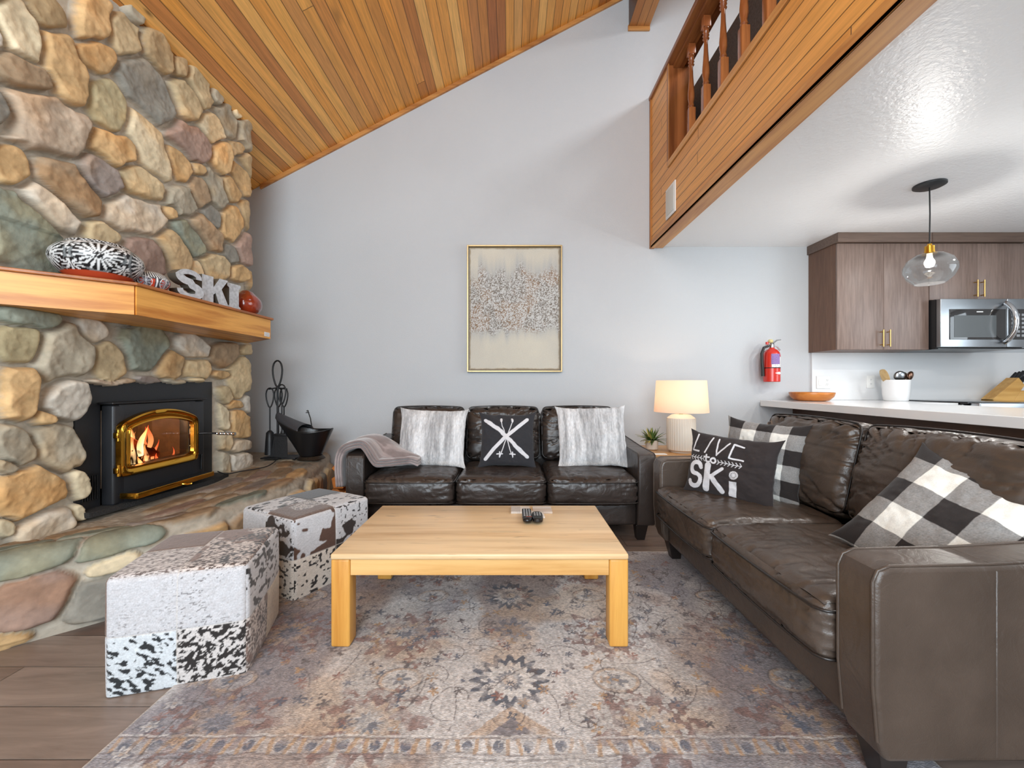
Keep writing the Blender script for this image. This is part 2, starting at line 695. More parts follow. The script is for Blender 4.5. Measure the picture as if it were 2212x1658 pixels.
# front wall (behind the camera) with a wide glazed opening and a gable window
b = MB()
b.box(XL - 0.12, -1.95, YF - 0.12, YF, 0, 6.2)
b.box(1.25, XR + 0.12, YF - 0.12, YF, 0, 6.2)
b.box(-1.95, 1.25, YF - 0.12, YF, 0, 0.35)
b.box(-1.95, 1.25, YF - 0.12, YF, 2.75, 3.0)
b.box(-1.95, 1.25, YF - 0.12, YF, 4.1, 6.2)
struct(b.build('wall_front', M_wall, smooth=False))
for k, (z0, z1) in enumerate([(0.35, 2.75), (3.0, 4.1)]):
    b = MB()
    for x in (-1.95, -0.90, 0.15, 1.20):
        b.box(x, x + 0.05, YF - 0.08, YF - 0.02, z0, z1)
    b.box(-1.95, 1.25, YF - 0.08, YF - 0.02, z0, z0 + 0.05)
    b.box(-1.95, 1.25, YF - 0.08, YF - 0.02, z1 - 0.05, z1)
    struct(b.build('window_%d' % (k + 1), M_white, smooth=False))

# sloping wood ceiling
x1 = 3.6
v = [(XL - 0.1, y, zc(XL - 0.1)) for y in (YF - 0.1, YB)] + [(x1, y, zc(x1)) for y in (YF - 0.1, YB)]
v += [(p[0], p[1], p[2] + 0.1) for p in v]
b = MB().add(v, [(0, 1, 3, 2), (4, 6, 7, 5), (0, 2, 6, 4), (1, 5, 7, 3), (0, 4, 5, 1), (2, 3, 7, 6)])
struct(b.build('ceiling', M_wood_ceil, smooth=False))
b = MB().box(x1, XR + 0.1, YF - 0.1, YB, zc(x1), zc(x1) + 0.1)
struct(b.build('ceiling_flat', M_wall, smooth=False))
# trim along the top of the back wall
xe = 1.12
v = []
for x in (-2.45, xe):
    z = zc(x)
    v += [(x, YB - 0.022, z), (x, YB, z), (x, YB, z - 0.04), (x, YB - 0.022, z - 0.04)]
b = MB().add(v, [(0, 1, 2, 3), (7, 6, 5, 4), (0, 4, 5, 1), (1, 5, 6, 2), (2, 6, 7, 3), (3, 7, 4, 0)])
struct(b.build('trim_1', M_trimx, smooth=False))

# boxed beam hanging under the ceiling
bx = thing('ceiling_beam', 'boxed cedar beam high up beside the loft, ending at the grey wall', 'beam', (1.236, 2.0, 4.52))
M_beam = planks('cedar_beam_boards', 0, 1, 0.073, [(168, 108, 56), (188, 128, 72), (178, 118, 62)], off=-1.136, rough=0.42, length=5, gap=0.03)
b = MB().box(1.136, 1.336, YF, YB - 0.025, 4.545, 5.2)
b.build('beam_box', M_beam, bx, smooth=False, wl=1)
b = MB().box(1.130, 1.342, YB - 0.024, YB - 0.001, 4.51, 4.56, 0.004)
b.build('end_trim', M_trimx, bx, wl=1)

# loft: slab with the white kitchen ceiling below
b = MB().box(XF + 0.02, XR, YF, YB, ZK, 2.72)
struct(b.build('ceiling_kitchen', M_ceil, smooth=False))
b = MB().box(XF, XF + 0.019, YF, YB - 0.03, 2.42, 2.965)
struct(b.build('wall_loft', M_wood_fascia, smooth=False))
b = MB()
b.box(XF, XF + 0.19, 3.615, YB - 0.03, 2.965, 3.825)
struct(b.build('wall_loft_end', M_wood_fascia, smooth=False))
b = MB().box(XF + 0.02, XF + 0.19, YF, 3.6, 2.72, 2.965)
struct(b.build('wall_loft_curb', M_trim, smooth=False))
# bottom casing board
b = MB().box(XF - 0.009, XF + 0.11, YF, YB - 0.03, 2.387, 2.41)
b.box(XF - 0.009, XF - 0.0005, YF, YB - 0.03, 2.387, 2.455)
struct(b.build('trim_2', M_trim, smooth=False, bevel=0.003))
# sill under the balusters
b = MB().box(XF - 0.012, XF + 0.19, YF, 3.605, 2.966, 2.99)
b.box(XF - 0.012, XF - 0.001, YF, 3.605, 2.94, 2.966)
struct(b.build('trim_3', M_trim, smooth=False, bevel=0.003))
# upright trim where the loft meets the wall
b = MB().box(XF - 0.012, XF + 0.03, YB - 0.03, YB - 0.001, 2.387, 3.83)
struct(b.build('trim_4', M_trimz, smooth=False))
b = MB().box(XF - 0.008, XF - 0.001, 3.585, 3.62, 2.97, 3.83)
struct(b.build('trim_5', M_trimz, smooth=False))
# glossy oak jamb of the opening
M_oak = wood('glossy_red_oak', (168, 102, 58), (112, 62, 32), 'z', 0.16, coat=0.6, grain=14, dist=6)
b = MB().box(XF, XF + 0.19, 3.602, 3.612, 2.991, 3.824)
struct(b.build('trim_6', M_oak, smooth=False))

# railing
M_bal = wood('turned_oak', (186, 116, 66), (140, 78, 42), 'z', 0.22, coat=0.5)
rail = thing('loft_railing', 'oak handrail with turned spindles along the loft edge above the kitchen', 'railing', (XF + 0.1, 1.5, 2.99))
b = MB().box(XF - 0.02, XF + 0.20, YF + 0.2, YB - 0.002, 3.826, 3.866, 0.008)
b.box(XF + 0.04, XF + 0.13, YF + 0.2, 3.6, 3.80, 3.8255)
b.build('handrail', wood('handrail_oak', (176, 114, 62), (128, 74, 38), 'y', 0.35), rail, wl=1)
prof = [(0.021, 0.0), (0.021, 0.012), (0.014, 0.02), (0.020, 0.03), (0.016, 0.05), (0.0215, 0.09), (0.022, 0.13), (0.018, 0.19),
        (0.0135, 0.27), (0.0115, 0.34), (0.012, 0.36), (0.020, 0.372), (0.012, 0.384), (0.020, 0.398), (0.013, 0.41), (0.019, 0.424), (0.014, 0.44), (0.021, 0.448), (0.021, 0.458)]
first = None
k = 0
y = 3.36
while y > -1.2:
    x = XF + 0.092
    if first is None:
        b = MB().box(-0.027, 0.027, -0.027, 0.027, 0, 0.30, 0.006)
        pp = [(r, z * (0.44 / 0.458) + 0.29) for r, z in prof]
        # twisted lower barrel, turned neck above
        n = 20
        vv = []
        for (r, z) in pp:
            vv.append((r, z))
        b.lathe([(r * 1.2, z) for r, z in vv], 20)
        b.box(-0.027, 0.027, -0.027, 0.027, 0.725, 0.809, 0.004)
        first = b.build('baluster', M_bal, rail)
        bo = first
    else:
        bo = first.copy()
        COL.objects.link(bo)
    bo.parent = rail
    bo.location = (x - (XF + 0.1), y - 1.5, 0)
    y -= 0.255
    k += 1

# carpeted half wall up in the loft
M_carpet = plain('charcoal_carpet', (92, 84, 80), 0.95, bump=0.9, bscale=120, var=0.28, vscale=60)
b = MB().box(1.70, 2.10, YF + 0.3, 4.05, 2.721, 3.87, 0.03)
struct(b.build('wall_loft_carpeted', M_carpet, smooth=35))

# white cover plate on the fascia
t = thing('wall_plate', 'blank white cover plate on the cedar loft face near the wall', 'cover plate', (XF, 3.535, 2.625))
b = MB().box(XF - 0.012, XF - 0.0005, 3.43, 3.64, 2.495, 2.755, 0.005)
b.build('plate', M_white, t, wl=1)
b = MB().box(XF - 0.0155, XF - 0.0125, 3.455, 3.615, 2.52, 2.73, 0.001)
b.build('cover', plain('off_white_grille', (214, 214, 208), 0.5), t, wl=1)

b = MB().box(-1.70, 2.41, YB - 0.014, YB - 0.001, 0, 0.09)
struct(b.build('baseboard_back', M_white, smooth=False))

# ================================================================== KITCHEN
M_cab = wood('walnut_laminate', (130, 110, 100), (108, 89, 80), 'z', 0.38, grain=60, dist=1.0)
M_cabside = wood('walnut_laminate_side', (112, 80, 60), (92, 63, 46), 'z', 0.4, grain=60, dist=1.0)
M_cabx = wood('walnut_laminate_crown', (108, 88, 76), (88, 70, 60), 'x', 0.4, grain=60, dist=1.0)
M_cabdark = wood('dark_walnut_panel', (84, 58, 43), (62, 42, 31), 'y', 0.45, grain=50, dist=1.0)
M_quartz = plain('white_quartz', (232, 232, 232), 0.16, var=0.01, coat=0.3)


def handle(parent, x, y, z0, z1):
    b = MB().tube([(x, y - 0.032, z0), (x, y - 0.032, z1)], 0.006, 12)
    for z in (z0 + 0.018, z1 - 0.018):
        b.tube([(x, y - 0.032, z), (x, y, z)], 0.0045, 8)
    return b.build('handle', M_satingold, parent)


def upper_cab(name, label, x0, x1, z0, z1, xs, hz, crown_left=False):
    t = thing(name, label, 'kitchen cabinet', (0, 0, 0))
    t.location = ((x0 + x1) / 2, 3.9, z0)
    b = MB().box(x0, x1, 3.733, YB - 0.002, z0, z1)
    b.build('body', M_cabside, t, smooth=False, wl=1)
    ds = [x0] + xs + [x1]
    for i in range(len(ds) - 1):
        d = MB().box(ds[i] + 0.0015, ds[i + 1] - 0.0015, 3.711, 3.7315, z0 + 0.002, z1 - 0.004, 0.001).build('door', M_cab, t, wl=1)
        hx = ds[i + 1] - 0.030 if i % 2 == 0 else ds[i] + 0.030
        handle(d, hx, 3.711, hz, hz + 0.15)
    c = MB()
    xa = x0 - (0.015 if crown_left else 0)
    c.box(xa, x1 - 0.0005, 3.68, YB - 0.002, z1 + 0.001, ZK - 0.001)
    c.build('crown', M_cabx, t, smooth=False, wl=1)
    return t


upper_cab('wall_cabinet', 'walnut two-door upper cabinet at the left end, beside the grey wall', 2.895, 3.713, 1.375, 2.325, [3.311], 1.40, True)
upper_cab('wall_cabinet', 'short walnut two-door upper cabinet directly above the microwave', 3.717, 4.573, 1.816, 2.325, [4.144], 1.84)

# backsplash
b = MB().box(2.915, XR - 0.001, YB - 0.022, YB - 0.001, 0.915, 1.374)
struct(b.build('wall_backsplash', plain('white_backsplash', (224, 225, 226), 0.3), smooth=False))

# counters
t = thing('countertop', 'thick white quartz countertop of the breakfast bar behind the brown leather loveseat', 'countertop', (3.0, 2.7, 0.857))
MB().prism([(2.41, 1.30), (3.32, 1.30), (3.32, 3.42), (3.665, 3.42), (3.665, YB - 0.025), (2.41, YB - 0.025)], 'z', 0.857, 0.914).build('slab', M_quartz, t, smooth=False, wl=1, bevel=0.003)
t = thing('countertop', 'white quartz counter under the knife block, right of the range', 'countertop', (4.9, 3.7, 0.857))
MB().box(4.455, XR - 0.01, 3.42, YB - 0.025, 0.857, 0.914).build('slab', M_quartz, t, smooth=False, wl=1, bevel=0.003)
t = thing('base_cabinet', 'dark brown back panel of the breakfast bar under the white overhang', 'kitchen cabinet', (3.0, 2.7, 0))
MB().box(2.74, 2.76, 1.34, YB - 0.003, 0.002, 0.856).build('back_panel', M_cabdark, t, smooth=False, wl=1)
MB().box(2.762, 3.29, 1.36, 3.9, 0.002, 0.856).build('body', M_cab, t, smooth=False, wl=1)
t = thing('base_cabinet', 'walnut base cabinet right of the stainless range', 'kitchen cabinet', (4.9, 3.7, 0))
MB().box(4.455, XR - 0.02, 3.47, YB - 0.03, 0.002, 0.856).build('body', M_cab, t, smooth=False, wl=1)

# range
t = thing('range', 'stainless range with black glass cooktop under the microwave', 'stove', (4.06, 3.7, 0))
MB().box(3.68, 4.44, 3.40, YB - 0.03, 0.002, 0.905, 0.004).build('body', M_steel, t, wl=1)
MB().box(3.675, 4.445, 3.36, YB - 0.03, 0.9055, 0.923, 0.004).build('cooktop', plain('black_glass', (16, 17, 20), 0.06), t, wl=1)
MB().box(3.69, 4.43, 3.285, 3.358, 0.83, 0.921, 0.01).build('control_panel', M_steel, t, wl=1)
MB().box(3.70, 4.42, 3.35, 3.398, 0.2, 0.82, 0.01).build('oven_door', M_steel, t, wl=1)

# microwave
t = thing('microwave', 'stainless over-the-range microwave with curved handle', 'microwave', (4.1, 3.85, 1.38))
MB().box(3.722, 4.48, 3.66, YB - 0.025, 1.385, 1.812).build('body', plain('dark_case', (30, 30, 32), 0.4), t, smooth=False, wl=1)
d = MB().box(3.724, 4.30, 3.62, 3.659, 1.39, 1.81, 0.004).build('door', M_steel, t, wl=1)
M_dglass = plain('dark_oven_glass', (42, 40, 40), 0.05, spec=0.9)
MB().box(3.80, 4.285, 3.614, 3.6195, 1.455, 1.72, 0.002).build('window', M_dglass, d)
MB().box(3.835, 4.20, 3.6125, 3.6138, 1.475, 1.665).build('window_mesh', plain('microwave_mesh', (92, 96, 98), 0.15), d, smooth=False)
MB().box(4.03, 4.085, 3.6125, 3.6138, 1.692, 1.700).build('brand_mark', M_white, d, smooth=False)
pts = []
for i in range(17):
    a = -1.25 + 2.5 * i / 16
    pts.append((4.268 + 0.004 * math.sin(a), 3.612 - 0.085 * (math.cos(a) - math.cos(1.25)) / (1 - math.cos(1.25)), 1.60 + 0.172 * math.sin(a) / math.sin(1.25)))
MB().tube(pts, 0.020, 14).build('handle', M_chrome, t, wl=1, smooth=True)
c = MB().box(4.303, 4.478, 3.62, 3.659, 1.39, 1.81, 0.004).build('control_panel', M_steel, t, wl=1)
MB().box(4.315, 4.47, 3.614, 3.6195, 1.455, 1.72, 0.002).build('display', M_dglass, c)
for i in range(6):
    for j in range(3):
        MB().box(4.332 + j * 0.044, 4.36 + j * 0.044, 3.6125, 3.6138, 1.48 + i * 0.036, 1.50 + i * 0.036).build('button', plain('button_print', (150, 152, 155), 0.4) if (i + j) == 0 else bpy.data.materials['button_print'], c, smooth=False)
MB().box(3.724, 4.478, 3.64, YB - 0.026, 1.376, 1.3845).build('vent_base', plain('vent_black', (26, 26, 28), 0.25), t, smooth=False, wl=1)


# outlets
def outlet(x0, x1, z0, z1, label, two):
    t = thing('wall_outlet', label, 'wall outlet', ((x0 + x1) / 2, YB - 0.03, (z0 + z1) / 2))
    y = YB - 0.0225
    MB().box(x0, x1, y - 0.008, y, z0, z1, 0.003).build('plate', M_white, t, wl=1)
    dk = bpy.data.materials.get('slot_grey') or plain('slot_grey', (120, 120, 118), 0.5)
    wd = (x1 - x0) / (2 if two else 1)
    zm = (z0 + z1) / 2
    if two:
        xc = x0 + wd * 0.52
        MB().box(xc - 0.017, xc + 0.017, y - 0.012, y - 0.0082, zm - 0.033, zm + 0.033, 0.002).build('switch', M_white, t, wl=1)
        xc = x1 - wd * 0.52
    else:
        xc = (x0 + x1) / 2
    for s in (-1, 1):
        zc_ = zm + s * 0.02
        q = MB().box(xc - 0.015, xc + 0.015, y - 0.0105, y - 0.0082, zc_ - 0.013, zc_ + 0.013, 0.002).build('socket', M_white, t, wl=1)
        m = MB()
        for dx in (-0.006, 0.006):
            m.box(xc + dx - 0.0013, xc + dx + 0.0013, y - 0.0112, y - 0.0106, zc_ - 0.002, zc_ + 0.007)
        m.box(xc - 0.002, xc + 0.002, y - 0.0112, y - 0.0106, zc_ - 0.009, zc_ - 0.005)
        m.build('slots', dk, q, smooth=False)
    return t


outlet(2.955, 3.09, 1.025, 1.148, 'double white plate with rocker switch and outlet above the wooden bowl', True)
outlet(3.44, 3.517, 1.03, 1.152, 'single white outlet plate left of the utensil crock', False)

# wooden bowl on the bar
b = MB().lathe([(0.10, 0.0), (0.135, 0.006), (0.168, 0.04), (0.179, 0.074), (0.176, 0.079), (0.168, 0.074), (0.15, 0.04), (0.11, 0.016), (0.0, 0.012)], 48, (0, 0, 0))
o = b.build('wooden_bowl', wood('honey_bowl_wood', (196, 122, 52), (160, 88, 32), 'x', 0.3), smooth=50)
o.location = (2.775, 3.86, 0.9145)
tag(o, 'shallow honey-brown wooden bowl at the wall end of the white bar', 'bowl')

# utensil crock
cx, cy, cz = 3.565, 3.87, 0.9145
o = MB().lathe([(0.082, 0.0), (0.09, 0.006), (0.098, 0.06), (0.104, 0.19), (0.104, 0.194), (0.098, 0.194), (0.094, 0.06), (0.08, 0.012), (0.0, 0.01)], 48).build('utensil_crock', plain('white_ceramic', (238, 238, 238), 0.25), smooth=50)
o.location = (cx, cy, cz)
tag(o, 'white ceramic crock full of cooking utensils on the counter', 'crock')
Mw = wood('spoon_wood', (206, 178, 128), (176, 144, 96), 'z', 0.5)
Mb = plain('old_brass_spoon', (150, 122, 78), 0.25, metal=0.9)


def utensil(label, dx, dy, lx, ly, kind, mat, rot):
    t = thing('cooking_utensil', label, 'kitchen utensil', (cx + dx * 0.3, cy + dy * 0.3, cz + 0.03), 0, 'utensils standing in the white crock')
    a = Vector((0, 0, 0))
    top = Vector((lx * 0.8, ly * 0.8, 0.165))
    MB().tube([a, top], [0.006, 0.006], 8).build('shaft', mat, t)
    d = (top - a).normalized()
    M = Matrix.Translation(top + d * 0.035) @ d.to_track_quat('Z', 'Y').to_matrix().to_4x4() @ Matrix.Rotation(rot, 4, 'Z')
    prof = []
    n = 9
    b = MB()
    if kind == 'spoon':
        rx, rz, ry = 0.042, 0.05, 0.014
    elif kind == 'spatula':
        rx, rz, ry = 0.036, 0.07, 0.007
    else:
        rx, rz, ry = 0.05, 0.046, 0.026
    for i in range(n + 1):
        u = -PI / 2 + PI * i / n
        prof.append((max(math.cos(u), 0.001) ** (0.6 if kind == 'spatula' else 1), math.sin(u) * rz))
    b.lathe(prof, 20)
    b.v = [tuple(M @ Vector((p[0] * rx, p[1] * ry, p[2]))) for p in b.v]
    b.build('head', mat, t, smooth=60)


utensil('light wooden spatula leaning left in the white crock', -0.1, 0, -0.085, -0.01, 'spatula', Mw, 0.2)
utensil('tan spoon at the back of the white crock', -0.02, 0.1, -0.02, 0.04, 'spoon', Mb, 0)
utensil('steel ladle in the middle of the white crock', 0.0, -0.05, -0.004, -0.03, 'ladle', M_steel, 0)
utensil('bronze ladle at the front right of the white crock', 0.1, -0.05, 0.045, -0.045, 'ladle', plain('bronze_ladle', (140, 108, 92), 0.2, metal=0.9), 0)
utensil('brass-coloured round spoon leaning right in the white crock', 0.1, 0.05, 0.06, 0.03, 'ladle', Mb, 0)

# knife block
t = thing('knife_block', 'light wood knife block full of black knives at the right edge', 'knife block', (4.64, 3.9, 0.9145))
Mk = wood('knife_block_wood', (212, 168, 98), (186, 138, 68), 'x', 0.4)
MB().prism([(-0.20, 0.012), (-0.17, 0.0), (0.0, 0.0), (0.10, 0.145), (0.045, 0.215)], 'y', -0.05, 0.05).build('slanted_block', Mk, t, bevel=0.003)
MB().prism([(0.002, 0.0), (0.155, 0.0), (0.155, 0.095), (0.068, 0.095)], 'y', -0.05, 0.05).build('base_block', Mk, t, bevel=0.003)
MB().prism([(0.115, 0.03), (0.125, 0.03), (0.125, 0.06), (0.115, 0.06)], 'y', -0.052, -0.0505).build('emblem', plain('burnt_mark', (80, 52, 30), 0.6), t, smooth=False)
for i in range(4):
    for j in range(2):
        yy = -0.035 + i * 0.023
        px, pz = (0.058 + j * 0.028, 0.202 - j * 0.036)
        ax = Vector((0.42, 0, 0.42)).normalized()
        kx = MB()
        st = Vector((px, yy, pz))
        kx.tube([st - ax * 0.01, st + ax * 0.03, st + ax * 0.07, st + ax * (0.115 - 0.01 * i)], [0.006, 0.0085, 0.0095, 0.0085], 10)
        ko = kx.build('kitchen_knife', plain('knife_black', (28, 28, 32), 0.3) if 'knife_black' not in bpy.data.materials else bpy.data.materials['knife_black'], None, smooth=50)
        ko.location = t.location
        tag(ko, 'black handled kitchen knife standing in the light wood knife block', 'knife', 'knives in the block')

# pendant
M_globe, nt, N, K, Pn = newmat('clear_smoke_glass')
Pn.inputs['Base Color'].default_value = (0.025, 0.026, 0.027, 1)
Pn.inputs['Roughness'].default_value = 0.04
Pn.inputs['Specular IOR Level'].default_value = 1.0
Pn.inputs['Coat Weight'].default_value = 1.0
trn = N.new('ShaderNodeBsdfTransparent')
trn.inputs[0].default_value = (0.96, 0.97, 0.98, 1)
lw = N.new('ShaderNodeLayerWeight')
lw.inputs[0].default_value = 0.35
mrg = N.new('ShaderNodeMapRange')
mrg.inputs['To Min'].default_value = 0.12
mrg.inputs['To Max'].default_value = 0.55
K.new(lw.outputs['Facing'], mrg.inputs[0])
mxg = N.new('ShaderNodeMixShader')
K.new(mrg.outputs[0], mxg.inputs[0])
K.new(trn.outputs[0], mxg.inputs[1])
K.new(Pn.outputs[0], mxg.inputs[2])
K.new(mxg.outputs[0], N['Material Output'].inputs[0])
t = thing('pendant_lamp', 'clear glass pendant lamp with brass socket above the breakfast bar', 'pendant lamp', (2.806, 2.80, ZK))
MB().lathe([(0.0, 0.0), (0.086, 0.0), (0.086, -0.012), (0.07, -0.02), (0.0, -0.021)], 40, cap=False).build('canopy', plain('canopy_black', (40, 42, 44), 0.4), t)
MB().tube([(0, 0, -0.02), (0.003, 0, -0.2), (0, 0, -0.41)], 0.004, 8).build('cord', M_black, t)
MB().lathe([(0.0, -0.40), (0.012, -0.40), (0.014, -0.41), (0.026, -0.415), (0.028, -0.46), (0.04, -0.462), (0.04, -0.47), (0.0, -0.47)], 28, cap=False).build('socket', M_gold, t, smooth=40)
gp = [(0.038, -0.462), (0.075, -0.472), (0.118, -0.505), (0.138, -0.55), (0.138, -0.585), (0.118, -0.63), (0.085, -0.662), (0.078, -0.668)]
gp2 = [(r - 0.003, z - (0.002 if i < 4 else -0.001)) for i, (r, z) in enumerate(gp)][::-1]
MB().lathe(gp + gp2 + [gp[0]], 48, cap=False).build('glass_globe', M_globe, t, smooth=True)
bulb = MB().lathe([(0.0, -0.47), (0.014, -0.472), (0.016, -0.495), (0.026, -0.515), (0.028, -0.53), (0.02, -0.552), (0.0, -0.558)], 24, cap=False).build('bulb', emis('lit_bulb', (255, 240, 214), 9), t, smooth=True)
point('pendant_light', (2.806, 2.80, ZK - 0.575), 19, (1, 0.95, 0.88), 0.006)

# fire extinguisher
t = thing('fire_extinguisher', 'red fire extinguisher hanging on the grey wall left of the kitchen', 'fire extinguisher', (2.466, 3.955, 1.09))
M_red = plain('extinguisher_red', (205, 44, 32), 0.28, coat=0.4)
MB().lathe([(0.0, 0.0), (0.066, 0.0), (0.071, 0.005), (0.071, 0.25), (0.066, 0.275), (0.048, 0.302), (0.025, 0.315), (0.022, 0.325), (0.0, 0.325)], 40, cap=False).build('cylinder', M_red, t, smooth=40)
MB().lathe([(0.0716, 0.128), (0.0716, 0.136)], 40, cap=False).build('band', M_black, t)


def curved_label(name, a0, a1, z0, z1, mat, r=0.0722):
    n = 14
    P = np.zeros((n, 2, 3))
    for i in range(n):
        a = math.radians(a0 + (a1 - a0) * i / (n - 1))
        for j, z in enumerate((z0, z1)):
            P[i, j] = (r * math.cos(a), r * math.sin(a), z)
    return link(name, grid_mesh(name, P), mat, t, True)


curved_label('white_label', -122, -20, 0.137, 0.235, plain('printed_label', (226, 222, 218), 0.5, var=0.5, vscale=150))
curved_label('purple_label', -125, -62, 0.165, 0.262, plain('purple_tag', (140, 112, 168), 0.6, var=0.25, vscale=160), 0.0735)
dm = MB()
pts = [(-66, 0.072), (-92, 0.079), (-66, 0.083), (-40, 0.077)]
P = np.zeros((2, 9, 3))
for j in range(9):
    a = math.radians(-100 + 66 * j / 8)
    hh = 0.012 * (1 - abs(j - 4) / 4.0) + 0.001
    P[0, j] = (0.0728 * math.cos(a), 0.0728 * math.sin(a), 0.082 - hh)
    P[1, j] = (0.0728 * math.cos(a), 0.0728 * math.sin(a), 0.082 + hh)
link('emblem', grid_mesh('emblem', P), M_white, t, True)
MB().lathe([(0.0, 0.325), (0.02, 0.325), (0.02, 0.36), (0.012, 0.37), (0.0, 0.37)], 20, cap=False).build('valve', M_steel, t, smooth=40)
MB().tube([(-0.04, 0, 0.345), (0.0, 0, 0.36), (0.05, 0, 0.395), (0.085, 0, 0.40)], [0.008, 0.009, 0.007, 0.006], 10).build('upper_lever', M_chrome, t)
MB().tube([(0.01, 0, 0.345), (0.05, 0, 0.335), (0.078, 0, 0.30)], 0.006, 10).build('lower_lever', M_chrome, t)
MB().lathe([(0, 0.368), (0.02, 0.372), (0.024, 0.388), (0.016, 0.402), (0, 0.404)], 20, (-0.012, 0, 0), cap=False).build('gauge', plain('yellow_gauge', (214, 200, 140), 0.4), t, smooth=True)
MB().lathe([(0, 0.352), (0.013, 0.354), (0.013, 0.378), (0, 0.38)], 16, (-0.045, 0, 0), cap=False).build('knob', M_red, t, smooth=40)
MB().tube([(-0.03, 0, 0.34), (-0.075, 0, 0.325), (-0.095, 0, 0.27), (-0.092, 0, 0.18), (-0.085, 0, 0.11), (-0.084, 0, 0.055)], [0.011, 0.012, 0.013, 0.013, 0.014, 0.016], 12).build('hose', plain('rubber_hose', (40, 38, 38), 0.5), t, smooth=50)
MB().box(-0.03, 0.03, 0.073, 0.112, 0.10, 0.30, 0.003).build('bracket', M_steel, t)

# painting
t = thing('framed_painting', 'abstract grey and cream textured painting in a thin gold frame above the sofa', 'painting', (0.025, YB - 0.03, 1.80))
w2, h2 = 0.46, 0.613
b = MB()
for (x0, x1, z0, z1) in ((-w2, -w2 + 0.014, -h2, h2), (w2 - 0.014, w2, -h2, h2), (-w2 + 0.014, w2 - 0.014, -h2, -h2 + 0.014), (-w2 + 0.014, w2 - 0.014, h2 - 0.014, h2)):
    b.box(x0, x1, -0.018, 0.029, z0, z1)
b.build('frame', plain('brushed_gold_frame', (190, 164, 118), 0.35, metal=0.5), t, smooth=False, bevel=0.0015)
n, m = 200, 270
U, V = np.meshgrid(np.linspace(-1, 1, n), np.linspace(-1, 1, m), indexing='ij')
cw, ch = w2 - 0.02, h2 - 0.02
P = np.stack([U * cw, np.zeros_like(U), V * ch], -1)
base = mix(np.array(lin((214, 208, 192))), np.array(lin((196, 192, 182))), fbm(U * 2, V * 2, o=3, seed=4))
edge_n = fbm(U * 7, V * 0 + 0.2, o=3, seed=9) + 0.35 * vnoise(U * 22, V * 0, seed=3)
top = 0.60 + 0.30 * (edge_n - 0.72) + 0.12 * sstep(0.35, 0.0, abs(U - 0.1)) - 0.15 * (U < -0.8)
bot = -0.30 + 0.26 * (fbm(U * 6 + 5, V * 0, o=3, seed=21) - 0.5)
inside = sstep(top + 0.10, top - 0.16, V) * sstep(bot - 0.12, bot + 0.06, V)
haze = sstep(top + 0.30, top, V) * sstep(bot - 0.25, bot, V)
streak = vnoise(U * 30, V * 2, seed=40)
base = mix(base, np.array(lin((172, 176, 178))), haze * (0.35 + 0.45 * streak))
speck = vnoise(U * 75, V * 100, seed=33)
gray = lin((118, 108, 98)) * np.ones_like(base)
brown = lin((140, 112, 86)) * np.ones_like(base)
lt = lin((206, 206, 204)) * np.ones_like(base)
bz = fbm(U * 3, V * 4, o=3, seed=60)
tex = np.where((speck > 0.60)[..., None], lt, mix(mix(gray, brown, sstep(0.45, 0.65, bz)), lt, sstep(0.36, 0.6, speck)))
base = mix(base, tex, np.clip(inside * 1.2, 0, 1) * 0.9)
ed = np.maximum(abs(U), abs(V))
rag = np.maximum(sstep(0.955, 0.99, abs(U) + 0.03 * (fbm(V * 14, U * 0, seed=5) - 0.5)), sstep(0.965, 0.99, abs(V) + 0.02 * (fbm(U * 14, V * 0, seed=6) - 0.5)))
base = mix(base, lin((140, 118, 84)) * np.ones_like(base), rag * 0.8)
P[..., 1] = -inside * 0.004 * speck
link('canvas', grid_mesh('canvas', P, cols=base), attrmat('canvas_paint', 0.75, 0.4, 250, var=0.05), t, True)

